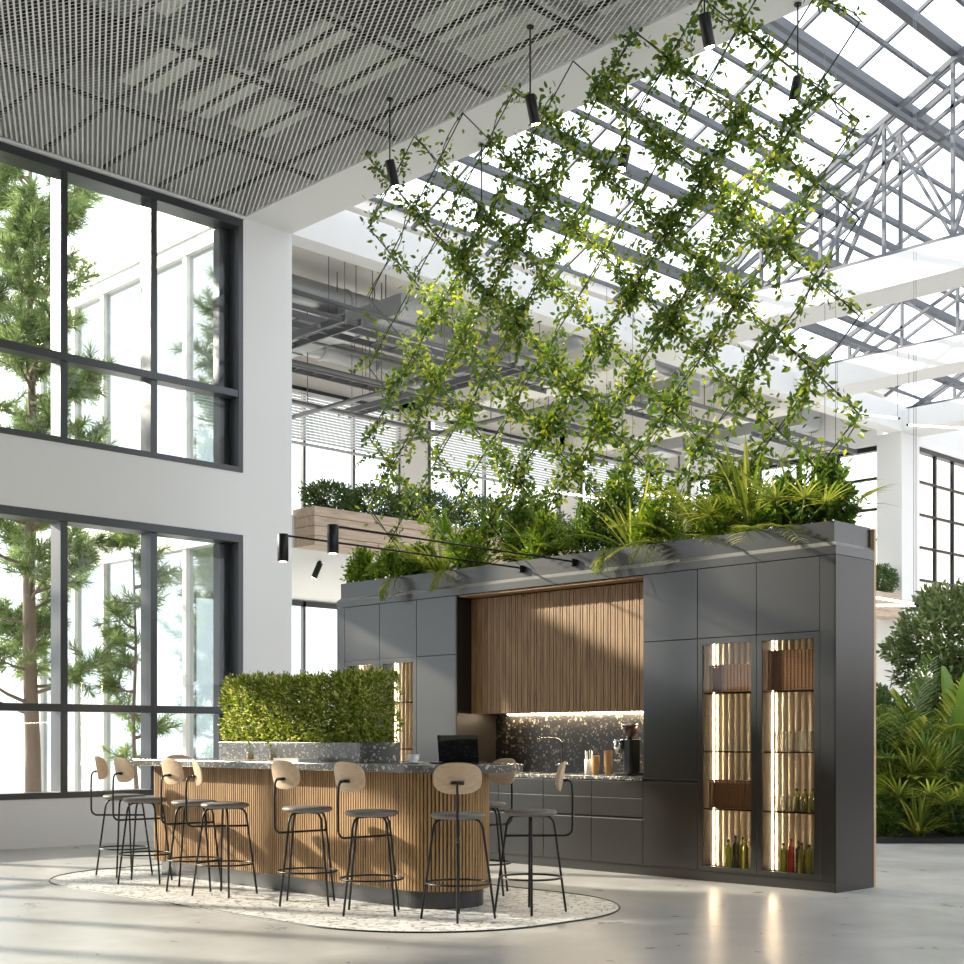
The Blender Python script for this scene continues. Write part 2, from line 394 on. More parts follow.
for i in range(9):
    for j in range(11):
        x = XW + .03 + i*PX; y = 10.24 - (j+1)*PY
        if x > -3: continue
        if pan is None: pan = o = obj('mesh_ceiling_panel', pm, M['mesh'])
        else: o = pan.copy(); C.objects.link(o)
        o.location = (x, y, 7.95); o['kind'] = 'structure'
g = MB()
for i in range(1, 9): g.box(XW+.03+i*PX-.02, XW+.03+i*PX+.02, 1.8, 9.98, 7.965, 8.01)
for j in range(1, 12): g.box(XW+.02, -2.6, 10.24-j*PY-.018, 10.24-j*PY+.018, 7.965, 8.01)
struct('ceiling_grid', g, M['black'])
struct('trim_1', MB().box(XW, XW+.05, -3, 10.0, 7.905, 7.94), M['white'])
# boards and ducts above the mesh
random.seed(5)
bl = MB()
for i in range(7):
    for j in range(11):
        if random.random() < .5:
            x = XW + .12 + i*PX + random.uniform(0,.1); y = 9.9 - j*.74*1
            bl.box(x, x + random.uniform(.8,1.3), y-random.uniform(.35,.62), y, 8.16, 8.2)
struct('ceiling_boards', bl, M['board'])
for k, (a, b, r) in enumerate((((-13.9,2.5,8.55),(-13.4,9.6,8.55),.16), ((-11.9,2.5,8.6),(-11.9,9.7,8.6),.24), ((-9.3,2.5,8.6),(-9.3,9.7,8.6),.12))):
    o = thing('air_duct', 'x', 'duct', a); obj('duct_body', MB().tube([a,b], r, 20), M['galv'], o)
    for yy in (3.6,6.2,8.8): obj('hanger', MB().tube([(a[0]+(b[0]-a[0])*(yy-a[1])/(b[1]-a[1]),yy,a[2]),(a[0]+(b[0]-a[0])*(yy-a[1])/(b[1]-a[1]),yy,9.06)], .008, 5), M['tray'], o)
    tag(o, ('round metal air duct above the mesh ceiling near the windows','wide round metal air duct above the middle of the mesh ceiling','thin round metal air duct above the mesh ceiling near the white beam')[k], 'duct')

# glazed roof: purlins, rafters, trusses
ZE, SL, XR = 8.5, .5, -8.0
def zr(x): return ZE + SL*((x-XW) if x < XR else (2*XR-XW-x))
for ax, h in ((14.2,.07),(13.65,.1),(13.2,.13),(12.42,.19),(12.05,.08),(11.75,.09),(11.4,.12),(11.0,.08),(10.6,.08),(9.95,.18),(9.5,.08),(9.05,.2),(8.6,.1),(8.0,.22),(7.2,.1),(6.5,.1),(5.2,.16),(3.8,.1),(2.6,.1)):
    x = -ax; h *= .74; struct('roof_purlin', MB().box(x-h*.42, x+h*.42, 10.77, 36, zr(x)-h, zr(x)), M['steel'])
for ax in (12.9,11.2,9.6): x = -ax; struct('roof_purlin', MB().box(x-.04, x+.04, 10.77, 36, zr(x)-.78, zr(x)-.7), M['steel'])
for k in range(17):
    y = 11.4 + 1.5*k
    if y > 35: break
    r = MB().bar((XW,y,ZE+.06),(XR,y,zr(XR)+.06),.045,.05); r.bar((XR,y,zr(XR)+.06),(2*XR-XW,y,ZE+.06),.05,.06)
    struct('roof_rafter', r, M['steel'])
def truss(y):
    t = MB(); zb = 8.47; xe = 2*XR-XW
    t.bar((XW,y,zb),(xe,y,zb),.06,.06); t.bar((XW+1.4,y,ZE),(XR,y,zr(XR)-.9),.05,.05); t.bar((XW,y,ZE-.1),(XR,y,zr(XR)-.2),.06,.08); t.bar((XR,y,zr(XR)-.2),(xe,y,ZE-.1),.06,.08)
    n = 6; xs = [XW + (XR-XW)*i/n for i in range(n+1)]
    for sgn in (1,-1):
        X = lambda x: x if sgn == 1 else 2*XR - x
        for i in range(1, n+1):
            if i < n or sgn == 1: t.bar((X(xs[i]),y,zb),(X(xs[i]),y,zr(xs[i])-.2),.05,.05)
            if i > 1:
                t.bar((X(xs[i]),y,zb),(X(xs[i-1]),y,zr(xs[i-1])-.2),.04,.04) if i % 2 else t.bar((X(xs[i-1]),y,zb),(X(xs[i]),y,zr(xs[i])-.2),.055,.055)
    struct('roof_truss', t, M['steel'])
for y in (18.5, 19.0, 23.1, 27.4): truss(y)
gl = MB(); xe = 2*XR-XW
gl.add([(XW,10.77,ZE+.12),(XR,10.77,zr(XR)+.12),(XR,36,zr(XR)+.12),(XW,36,ZE+.12)], [(0,1,2,3)])
gl.add([(XR,10.77,zr(XR)+.12),(xe,10.77,ZE+.12),(xe,36,ZE+.12),(XR,36,zr(XR)+.12)], [(0,1,2,3)])
struct('roof_glazing', gl, M['rglass'])

# gallery wing behind the window wall: floor slab, ceiling, far wall, end walls
XG = -20.5
struct('gallery_floor', MB().box(XG, XW-.45, 10.8, 27.15, 3.85, 4.3), M['white'])
struct('gallery_ceiling', MB().box(XG, XW-.33, 10.5, 27.2, 8.75, 8.9), M['offwhite'])
for y in (18.33, 22.87): struct('gallery_beam', MB().box(XG, XW-.33, y, y+.6, 7.75, 8.75), M['offwhite'])
fw = MB()
fw.box(XG-.3, XG, 10.4, 27.95, 7.86, 8.9); fw.box(XG-.3, XG, 10.4, 27.95, 3.83, 4.75); fw.box(XG-.3, XG, 10.4, 27.95, -.03, .12)
for y0, y1 in ((10.4,10.8),(17.9,18.67),(22.7,23.4),(27.1,27.95)): fw.box(XG-.3, XG, y0, y1, .12, 8.9)
struct('wall_far_left', fw, M['offwhite'])
wi = 3
for (y0, y1) in ((10.8,17.9),(18.67,22.7),(23.4,27.1)):
    for (z0, z1) in ((.12,3.83),(4.75,7.86)):
        w = thing('window_%d' % wi, 'x', 'x', (XG, y0, z0)); del w['label']; del w['category']; w['kind'] = 'structure'; wi += 1
        f = MB(); f.box(XG-.05, XG+.03, y0, y1, z1-.1, z1); f.box(XG-.05, XG+.03, y0, y1, z0, z0+.06); f.box(XG-.05, XG+.03, y0, y0+.06, z0, z1); f.box(XG-.05, XG+.03, y1-.06, y1, z0, z1)
        obj('window_frame', f, M['frame'], w)
        n = round((y1-y0)/1.2)
        for k in range(1, n): yy = y1 - 1.2*k; obj('mullion', MB().box(XG-.05, XG+.03, yy-.03, yy+.03, z0, z1), M['frame'], w)
        obj('window_pane', MB().box(XG-.02, XG-.015, y0, y1, z0, z1), M['glass'], w)
        if z0 > 4:
            b = thing('window_blind', 'half-lowered grey slatted blind %s' % {10.8:'in the upper windows left of the vines', 18.67:'behind the vines, over the middle upper window', 23.4:'on the farthest upper gallery window'}[y0], 'blind', (XG+.1, y0, z1), 0, None)
            sl = MB(); zz = z1-.12
            while zz > z1-1.05: sl.obox((XG+.12,(y0+y1)/2,zz), (.022,0,.014), (0,(y1-y0)/2-.08,0), (0,0,.002)); zz -= .055
            obj('slats', sl, M['blind'], b)
            obj('bottom_rail', MB().box(XG+.09, XG+.15, y0+.08, y1-.08, z1-1.12, z1-1.07), M['blind'], b)
# glazed end of the wing, seen from inside through the big windows
e = thing('window_9', 'x', 'x', (XG, 10.4, 0)); del e['label']; del e['category']; e['kind'] = 'structure'
f = MB()
for z0, z1 in ((0,.25),(3.9,4.6),(8.0,8.25)): f.box(XG-.3, XW-.35, 10.3, 10.5, z0, z1)
obj('window_frame', f, M['wframe'], e)
for x in (-15.3,-16.4,-17.5,-18.7,-19.6,-20.75): obj('mullion', MB().box(x-.045, x+.045, 10.32, 10.46, .25, 8.0), M['wframe'], e)
obj('window_pane', MB().box(XG-.3, XW-.35, 10.38, 10.39, .25, 3.9).box(XG-.3, XW-.35, 10.38, 10.39, 4.6, 8.0), M['wglass'], e)
struct('wing_roof_edge', MB().box(XG-.35, XW-.36, 10.26, 10.5, 8.2, 9.02), M['wframe'])
struct('gallery_roof', MB().box(XG-.3, XW-.3, 10.5, 27.95, 8.9, 9.0), M['white'])
# gridded windows at the far end
def grid_window(idx, p0, p1, z0, z1, nu, nz):
    w = thing('window_%d' % idx, 'x', 'x', (p0[0], p0[1], z0)); del w['label']; del w['category']; w['kind'] = 'structure'
    a, b = Vector((*p0,0)), Vector((*p1,0)); f = MB()
    for k in range(nu+1):
        p = a.lerp(b, k/nu); f.bar((p.x,p.y,z0),(p.x,p.y,z1), .07)
    for k in range(nz+1):
        z = z1 - (z1-z0)*k/nz; f.bar((a.x,a.y,z),(b.x,b.y,z), .06 if k else .16)
    obj('window_frame', f, M['black'], w)
    n = (b-a).normalized().cross(Vector((0,0,1)))*.004
    obj('window_pane', MB().add([(a.x,a.y,z0),(b.x,b.y,z0),(b.x,b.y,z1),(a.x,a.y,z1)], [(0,1,2,3)]), M['glass'], w)
grid_window(10, (-20.4,27.4), (-15.15,27.4), 4.3, 7.72, 5, 5)
grid_window(11, (XW-.1,28.0), (XW-.1,35.65), .4, 7.7, 9, 10)
struct('wall_far', MB().box(XG, XW-.6, 27.15, 27.45, 7.75, 8.75).box(XG, XW-.6, 27.15, 27.45, 0, 4.3), M['white'])
struct('wall_end_left', MB().box(XW-.2, XW, 27.95, 36, 7.72, 7.93).box(XW-.2, XW, 27.95, 36, 0, .4), M['white'])

# ------------------------------------------------------------------ gallery services
def tray(x0, y0, x1, y1, z, w, label):
    t = thing('cable_tray', label, 'cable tray', (x0,y0,z)); a, b = Vector((x0,y0,z)), Vector((x1,y1,z)); d = (b-a).normalized(); n = Vector((-d.y,d.x,0))*w/2
    for sg in (-1,1): obj('side_rail', MB().bar(a+n*sg, b+n*sg, .03, .1), M['tray'], t)
    L = (b-a).length; k = .2
    while k < L: p = a + d*k; obj('rung', MB().bar(p-n, p+n, .04, .02), M['tray'], t); k += .4
    k = .4
    while k < L:
        p = a + d*k
        for sg in (-1,1): obj('hanger', MB().tube([p+n*sg, p+n*sg+Vector((0,0,8.76-z))], .008, 4), M['tray'], t)
        k += 1.9
tray(-16.3,11.2,-16.3,17.9,7.5,.4,'wide dark cable tray running along the gallery above the left planter')
tray(-18.4,11.2,-18.4,17.9,7.5,.3,'lower dark cable tray in the gallery nearest the blinds')
tray(-19.8,12.4,-15.2,12.4,7.3,.3,'dark cable tray crossing the gallery beside the glaring spotlight')
tray(-19.8,15.9,-15.2,15.9,7.3,.25,'narrow cable tray crossing the gallery behind the leftmost vines')
tray(-16.2,19.2,-16.2,22.6,7.5,.5,'cable tray behind the middle of the vines, before the far white beams')
tray(-18.2,19.2,-18.2,22.6,7.5,.4,'cable tray by the middle upper gallery window')
tray(-15.8,23.8,-15.8,27.0,7.6,.6,'cable tray right of the vines, above the black gridded window')
tray(-17.6,23.8,-17.6,27.0,7.6,.5,'cable tray in the farthest bay of the gallery')
def duct(pts, r, label, rect=None, m='galv', name='air_duct'):
    t = thing(name, label, 'duct' if name == 'air_duct' else 'pipe', pts[0]); b = MB()
    if rect:
        n = len(pts); vs = []
        for i, p in enumerate(pts):
            p = Vector(p); d = (Vector(pts[min(i+1,n-1)])-Vector(pts[max(i-1,0)])); d.z = 0; d.normalize(); sd = Vector((-d.y,d.x,0))*rect[0]/2; up = Vector((0,0,rect[1]/2))
            vs += [p-sd-up, p+sd-up, p+sd+up, p-sd+up]
        b.add(vs, [(i*4+k, i*4+(k+1)%4, (i+1)*4+(k+1)%4, (i+1)*4+k) for i in range(n-1) for k in range(4)] + [(3,2,1,0), tuple(4*(n-1)+k for k in range(4))])
    else: b.tube(pts, r, 16)
    obj('duct_body' if name == 'air_duct' else 'pipe_body', b, M[m], t)
    for p, q in zip(pts[:-1], pts[1:]):
        p, q = Vector(p), Vector(q); L = (q-p).length; n = int(L/1.3)
        for k in range(1, n+1):
            c = p + (q-p)*k/(n+1); d = (q-p).normalized()*.02
            if name == 'air_duct':
                if rect: obj('joint_ring', MB().bar(c-d, c+d, rect[0]+.04, rect[1]+.04), M[m], t)
                else: obj('joint_ring', MB().tube([c-d, c+d], r+.018, 16), M[m], t)
        c = (p+q)/2; obj('hanger', MB().tube([c, (c.x,c.y,8.76)], .01, 5), M['tray'], t)
duct([(-17.3,11.3,8.35),(-17.3,17.8,8.35)], .22, 'round silver duct running along the gallery ceiling behind the left vines')
duct([(-19.3,13.6,7.9),(-17.6,13.6,7.9),(-16.6,13.6,7.75),(-15.2,13.6,7.75)], 0, 'boxy silver duct with a sloped bend near the spotlight', (.6,.3))
duct([(-19.3,17.0,7.9),(-14.86,17.0,7.9)], .15, 'thin round silver duct crossing the gallery above the blinds')
duct([(-19.6,11.3,8.35),(-19.6,17.8,8.35)], .2, 'round silver duct along the gallery ceiling beside the blinds')
duct([(-15.6,19.1,8.3),(-15.6,22.8,8.3)], .22, 'round silver duct in the middle gallery bay')
duct([(-19.2,20.6,7.85),(-15.3,20.6,7.85)], 0, 'flat boxy duct crossing the middle gallery bay', (.6,.3))
duct([(-19.4,24.8,7.95),(-15.3,24.8,7.95)], 0, 'boxy duct crossing the farthest gallery bay', (.7,.35))
duct([(-16.6,23.6,8.4),(-16.6,27.0,8.4)], .2, 'round duct in the farthest gallery bay')
for i, (x, z, lb) in enumerate(((-15.3,7.3,'nearest the white roof beam'),(-15.55,7.6,'second from the white roof beam'),(-17.0,7.1,'lowest of those behind the left vines'),(-17.7,7.75,'above the boxy duct bend'),(-19.0,7.1,'closest to the blinds'))):
    duct([(x,11.0,z),(x,17.9,z)], .035, 'thin dark pipe along the gallery ceiling, '+lb, None, 'tray', 'ceiling_pipe')
for i, (x, z, lb) in enumerate(((-15.2,7.5,'in the middle bay, nearest the white roof beam'),(-17.2,7.2,'in the middle bay, above the planter shrubs'),(-19.2,7.3,'in the middle bay, nearest the window'))):
    duct([(x,19.0,z),(x,22.8,z)], .04, 'thin dark pipe along the gallery ceiling '+lb, None, 'tray', 'ceiling_pipe')
for i, (y, z, lb) in enumerate(((11.6,7.0,'beside the white pillar'),(14.7,7.05,'behind the leftmost vines'),(17.6,7.1,'before the beige window pier'))):
    duct([(-20.2,y,z),(-15.0,y,z)], .04, 'thin dark pipe crossing the gallery '+lb, None, 'tray', 'ceiling_pipe')

def spot(name, label, top, head, aim, r, L, energy, bulb='bulb', base_r=.03, blend=.6, ang=70, rod=.008, matk='black'):
    """rod, cylinder head, glowing end"""
    t = thing(name, label, 'lamp', top); top, head, aim = Vector(top), Vector(head), Vector(aim).normalized()
    if (top-head).length > .02:
        obj('rod', MB().tube([top, head], rod, 8), M[matk], t)
        obj('ceiling_mount', MB().lathe([(base_r,0),(base_r,.015),(rod,.03)], top-Vector((0,0,.03)), 16), M[matk], t)
    hb = head - aim*.02
    obj('lamp_head', MB().lathe([(r*.96,0),(r,.006),(r,L-.006),(r*.9,L)], hb, 24, aim), M[matk], t)
    obj('light_disc', MB().lathe([(r*.75,0),(r*.75,.004)], hb + aim*(L+.0), 24, aim), M[bulb], t)
    if energy:
        ld = bpy.data.lights.new('spot', 'SPOT'); ld.energy = energy; ld.color = (1,.84,.62); ld.spot_size = math.radians(ang); ld.spot_blend = blend; ld.shadow_soft_size = .03
        lo = bpy.data.objects.new('spot_light', ld); C.objects.link(lo); lo.parent = t; lo.location = hb + aim*(L+.02) - top
        lo.rotation_euler = aim.to_track_quat('-Z','Y').to_euler()
    return t
# pendants in two rows before and behind the vine lattice
for x, lb in ((-10.69,'leftmost pendant spotlight under the mesh ceiling, tilted to the right'), (-8.68,'middle pendant spotlight in the row under the mesh ceiling'), (-6.69,'pendant spotlight by the top edge of the photo, rightmost of the mesh ceiling row')):
    spot('pendant_spotlight', lb, (x,9.2,7.93), (x,9.2,7.25), (0,.32,-1), .05, .26, 160, ang=60, base_r=.035)
for x, lb in ((-10.8,'dim pendant spotlight hanging from the white beam behind the left vines'), (-8.71,'glowing pendant spotlight hanging from the white beam behind the middle vines'), (-6.71,'bright pendant spotlight hanging from the white beam at the upper right of the vines')):
    spot('pendant_spotlight', lb, (x,10.65,7.93), (x,10.65,7.22), (0,-.32,-1), .05, .26, 260, ang=60, base_r=.035)
spot('gallery_spotlight', 'glaring spotlight among the gallery ducts beside the white pillar', (-16.2,11.75,8.75), (-16.2,11.75,7.62), (.5,-.3,-.8), .05, .16, 60)
spot('soffit_spotlight', 'tilted spotlight under the gallery floor beside the white pillar', (-15.75,12.2,3.85), (-15.75,12.2,3.8), (-.35,-.2,-.9), .045, .24, 60)

# ------------------------------------------------------------------ kitchen block
Y0 = 9.66; ZT = 2.735
CX = [-12.131,-12.013,-11.398,-10.79,-10.174,-7.706,-7.098,-6.488,-5.879,-5.752]
G = .002
def door(name, x0, x1, z0, z1, par, m='cab'):
    return obj(name, MB().box(x0+G, x1-G, Y0, Y0+.02, z0+G, z1-G), M[m], par, .003)
def tall(x0, x1, splits, label, groove=None):
    t = thing('tall_cabinet', label, 'cabinet', ((x0+x1)/2, Y0+.3, .09))
    obj('body', MB().box(x0+.001, x1-.001, Y0+.022, 10.25, .095, ZT-.004), M['dark'], t)
    for a, b in zip(splits[:-1], splits[1:]): door('door', x0, x1, a, b, t)
    return t
tall(CX[3], CX[4], [.095,2.12,ZT-.004], 'plain tall grey cabinet right of the left glass doors, beside the wooden panel')
t = tall(CX[5], CX[6], [.095,.855], 'plain tall dark cabinet between the worktop and the right glass doors')
door('door', CX[5], CX[6], .878, 2.12, t); door('door', CX[5], CX[6], 2.12, ZT-.004, t)
def filler(x0, x1, label):
    o = obj('filler_panel', MB().box(x0+.001, x1-.001, Y0, Y0+.3, .095, ZT-.004), M['cab'], None, .0015); tag(o, label, 'panel'); return o
filler(CX[0], CX[1], 'narrow grey filler strip at the left end of the kitchen block')
filler(CX[8], CX[9], 'narrow dark filler strip at the right end of the kitchen block')
o = obj('end_panel', MB().box(CX[9]-.0, CX[9]+.018, Y0+.0, 10.262, 0, ZT-.004), M['cab_shaded'], None, .002); tag(o, 'tall dark side panel at the right end of the kitchen block', 'panel')
o = obj('end_panel', MB().box(CX[0]-.018, CX[0], Y0+.0, 10.262, 0, ZT-.004), M['cab_shaded'], None, .002); tag(o, 'tall side panel at the left end of the kitchen block, toward the windows', 'panel')
o = obj('back_panel', MB().box(CX[0]-.018, CX[9]+.018, 10.266, 10.30, 0, 3.0), M['edge'], None, .001); tag(o, 'raw plywood back panel, a thin pale edge at the right end of the kitchen block', 'panel')
def display(x0, x1, label, seedv):
    t = thing('display_cabinet', label, 'cabinet', ((x0+x1)/2, Y0+.3, .09)); a, b = x0+.054, x1-.056; z0, z1 = .135, 2.065
    obj('body', MB().box(x0+.001, x0+.02, Y0+.022, 10.25, .095, ZT-.004).box(x1-.02, x1-.001, Y0+.022, 10.25, .095, ZT-.004).box(x0+.02, x1-.02, Y0+.022, 10.25, .095, .115).box(x0+.02, x1-.02, Y0+.022, 10.25, 2.1, 2.14).box(x0+.02, x1-.02, 10.23, 10.25, .115, 2.1), M['bronze'], t)
    k = MB(); n = 9; ww = (x1-x0-.05)/n
    for i in range(n):
        c = x0+.025+ww*(i+.5); k.tube([(c,9.915,.12),(c,9.915,2.095)], ww*.47, 10, False)
    obj('fluted_back', k, M['cream'], t)
    door('top_door', x0, x1, 2.12, ZT-.004, t)
    d = obj('glass_door', MB().box(x0+G, a, Y0, Y0+.02, .095+G, 2.118).box(b, x1-G, Y0, Y0+.02, .095+G, 2.118).box(a, b, Y0, Y0+.02, .095+G, z0).box(a, b, Y0, Y0+.02, z1, 2.118), M['cab'], t, .0015)
    obj('door_pane', MB().box(a, b, Y0+.008, Y0+.012, z0, z1), M['cabglass'], d)
    for z in (.635,1.136,1.645): obj('shelf', MB().box(x0+.025, x1-.025, Y0+.05, 9.885, z-.012, z), M['shelfglass'], t, label='dark glass shelf')
    obj('light_strip', MB().box(x0+.0205, x0+.026, 9.865, 9.877, .13, 2.09), M['led'], t, label='glowing warm vertical light strip')
    obj('light_strip', MB().box(x1-.026, x1-.0205, 9.865, 9.877, .13, 2.09), M['led'], t, label='glowing warm vertical light strip')
    return t
display(CX[1], CX[2], 'leftmost glass-door display cabinet, half hidden behind the bar hedge', 1)
display(CX[2], CX[3], 'lit glass-door display cabinet just right of the bar hedge', 2)
display(CX[6], CX[7], 'lit display cabinet with a brown basket on top and another low shelf basket', 3)
display(CX[7], CX[8], 'rightmost lit display cabinet with a basket on top and drinking glasses', 4)
# contents of the display cabinets
def basket(x0, x1, z, h, label):
    t = thing('basket', label, 'basket', ((x0+x1)/2, 9.8, z)); b = MB()
    y0, y1 = 9.74, 9.86; n = int(h/.02)
    for i in range(n):
        zz = z+.01+i*h/n; b.bar((x0,y0,zz),(x1,y0,zz),.012,.014); b.bar((x0,y1,zz),(x1,y1,zz),.012,.014); b.bar((x0,y0,zz),(x0,y1,zz),.012,.014); b.bar((x1,y0,zz),(x1,y1,zz),.012,.014)
    b.box(x0+.005, x1-.005, y0+.004, y1-.004, z+.002, z+.012)
    xx = x0
    while xx <= x1: b.box(xx-.005, xx+.005, y0-.009, y0+.005, z+.004, z+h); xx += .035
    obj('woven_sides', b, M['wicker'], t); obj('lining', MB().box(x0+.012, x1-.012, y0+.012, y1-.012, z+.013, z+h*.9), M['bronze'], t)
basket(-7.02,-6.56,1.648,.24,'woven brown basket on the top shelf of the left of the two tall lit cabinets')
basket(-6.42,-5.93,1.648,.34,'tall woven brown basket on the top shelf of the rightmost lit cabinet')
basket(-7.02,-6.56,.638,.25,'woven brown basket on the lowest shelf of the left of the two tall lit cabinets')
basket(-10.95,-10.85,.638,.2,'small dark basket low in the lit cabinet beside the bar hedge')
def tumbler(loc, h, r, label, group=None, m='drinkglass', drink=None, par=None):
    t = thing('drinking_glass', label, 'glass', loc, 0, group)
    obj('glass_wall', MB().lathe([(r*.85,0),(r,.01),(r,h),(r-.003,h),(r-.004,.012),(.001,.010)], loc, 18), M[m], t)
    if drink: obj('drink', MB().lathe([(r*.8,.012),(r-.006,.016),(r-.006,h*drink)], loc, 18), M['amber'], t, label='amber drink')
    return t
g0 = None
for i in range(7):
    for z, hh in ((1.137,.17),(.637,.12)):
        tumbler((-6.39+.068*i, 9.79+.03*(i%2), z), hh, .026, 'tall clear glass on the %s shelf of the rightmost lit cabinet' % ('middle' if z > 1 else 'lowest'), 'clear glasses on the %s shelf of the rightmost cabinet' % ('middle' if z > 1 else 'lowest'))
def bottle(loc, h, r, m, label, group):
    t = thing('bottle', label, 'bottle', loc, 0, group)
    obj('bottle_body', MB().lathe([(r*.9,0),(r,.01),(r,h*.8),(r*.4,h*.88),(r*.36,h*.96),(r*.42,h*.965),(r*.42,h)], loc, 16), M[m], t)
    obj('cap', MB().lathe([(r*.42,0),(r*.42,.02)], (loc[0],loc[1],loc[2]+h), 12), M['b_black'], t)
seq = ['b_lime','b_olive','b_dark','b_lime','b_olive','b_dark','b_white']
names = {'b_lime':'lime green','b_olive':'olive green','b_dark':'dark green','b_white':'pale','b_red':'red','b_black':'black'}
for c, (xa, lb) in enumerate(((-6.86,'left'),(-6.3,'right'))):
    sq = ['b_lime','b_dark','b_olive','b_olive','b_white'] if c == 0 else ['b_lime','b_red','b_dark','b_olive','b_lime','b_dark','b_white']
    wd = .06 if c == 0 else .0575
    for i, k in enumerate(sq):
        nth = [j for j, q in enumerate(sq) if q == k]
        extra = '' if len(nth) == 1 else (' (left)' if nth[0] == i else ' (right)')
        bottle((xa + i*wd, 9.78+.025*(i%3), .1155), .23+.05*((i*3)%4)/4, .0275, k, '%s bottle%s on the floor of the %s lit cabinet' % (names[k], extra, 'rightmost' if c else 'second rightmost'), 'bottles at the bottom of the lit cabinets')
for i in range(4):
    bottle((-6.22+.08*i, 9.855, .637), .17, .026, 'b_lime', 'lime bottle behind the glasses on the lowest shelf of the rightmost cabinet', 'lime bottles behind the glasses')
# niche: wooden wall cabinet, light strip, backsplash, worktop, base units
XN0, XN1 = CX[4], CX[5]
o = obj('niche_side_panel', MB().box(XN0+.0, XN0+.016, Y0+.0, 10.25, .896, ZT-.01), M['bronze'], None, .001); tag(o, 'dark bronze side panel left of the slatted wooden cabinet', 'panel')
wc = t = thing('wall_cabinet', 'long wall cabinet faced with vertical oak slats above the worktop', 'cabinet', ((XN0+XN1)/2, 10.0, 1.5))
obj('body', MB().box(XN0+.018, XN1-.002, 9.885, 10.248, 1.503, 2.70), M['bronze'], t)
sl = MB(); n = 84; ww = (XN1-XN0-.02)/n
for i in range(n):
    x = XN0+.018+ww*i; k = .006*((i*7)%3)/2
    sl.box(x+.003, x+ww-.003, 9.863+k, 9.885, 1.503, 2.70)
obj('slatted_front', sl, M['oak'], t, .0015)
o = obj('top_panel', MB().box(XN0+.018, XN1-.001, Y0+.02, 10.25, 2.712, ZT-.006), M['oak'], None); tag(o, 'thin wooden strip closing the top of the slatted cabinet niche', 'panel')
obj('light_strip', MB().box(XN0+.25, XN1-.004, 10.17, 10.2, 1.49, 1.503), M['led'], wc, label='glowing warm light strip')
ad = bpy.data.lights.new('strip', 'AREA'); ad.shape = 'RECTANGLE'; ad.size = 2.2; ad.size_y = .02; ad.energy = 14; ad.color = (1,.76,.46)
ao = bpy.data.objects.new('strip_light', ad); C.objects.link(ao); ao.location = (-8.9,10.185,1.485)
o = obj('backsplash', MB().box(XN0+.018, XN1-.001, 10.23, 10.25, .896, 1.5), M['backsplash']); tag(o, 'dark speckled stone backsplash behind the tap and coffee grinder', 'backsplash')
o = obj('worktop', MB().box(XN0+.001, XN1-.001, Y0-.012, 10.228, .862, .894), M['worktop'], None, .003); tag(o, 'grey speckled stone worktop of the kitchen niche', 'worktop')
bx = [-10.174,-9.557,-8.94,-8.323,-7.706]; bl = ['leftmost base cabinet, mostly hidden behind the bar','base cabinet seen between the right end of the bar and the rightmost stool','base cabinet under the tap, behind the rightmost stool','base cabinet under the coffee grinder and paper cups']
for i in range(4):
    a, b = bx[i], bx[i+1]; t = thing('base_cabinet', 'grey '+bl[i], 'cabinet', ((a+b)/2, Y0+.3, .09))
    obj('body', MB().box(a+.001, b-.001, Y0+.022, 10.25, .095, .861), M['dark'], t)
    door('drawer', a, b, .70, .855, t); door('drawer', a, b, .528, .70, t); door('door', a, b, .095, .508, t)
o = obj('plinth', MB().box(CX[0]+.001, CX[9]-.001, Y0+.028, Y0+.05, 0, .093), M['cab']); tag(o, 'low grey plinth along the foot of the kitchen block', 'plinth')
# planter trough on top
t = thing('roof_planter', 'long dark metal plant trough crowning the kitchen block', 'planter', (-8.94, 9.95, ZT))
pr = MB(); xa, xb = CX[0]-.018, CX[9]+.018
def ringbox(mb, x0, x1, y0, y1, prof):
    """profile of (outset, z) swept round a rectangle; open top and bottom"""
    n = len(prof); vs = []
    for o_, z in prof: vs += [(x0-o_,y0-o_,z),(x1+o_,y0-o_,z),(x1+o_,y1,z),(x0-o_,y1,z)]
    fs = [(i*4+k, i*4+(k+1)%4, (i+1)*4+(k+1)%4, (i+1)*4+k) for i in range(n-1) for k in range(4)]
    mb.add(vs, fs)
ringbox(pr, xa, xb, Y0, 10.262, [(0,ZT),(0,2.805)])
ringbox(pr, xa, xb, Y0, 10.262, [(-.032,2.84),(-.032,3.01),(-.045,3.01),(-.045,2.9)])
lg = MB(); ringbox(lg, xa, xb, Y0, 10.262, [(.0,2.803),(.002,2.808),(-.030,2.842),(-.034,2.842)]); obj('highlit_chamfer', lg, mat('chamfer_highlight', (.24,.24,.24), .45, .3), t, label='trough chamfer with its highlight painted into the colour')  # chamfer of the same trough, its skylight highlight put into a lighter colour
pr.box(xa+.002, xb-.002, Y0+.002, 10.26, ZT, ZT+.02)
obj('trough', pr, M['cab'], t)
obj('soil', MB().box(xa+.046, xb-.046, Y0+.046, 10.26, 2.9, 2.96), M['soil'], t)

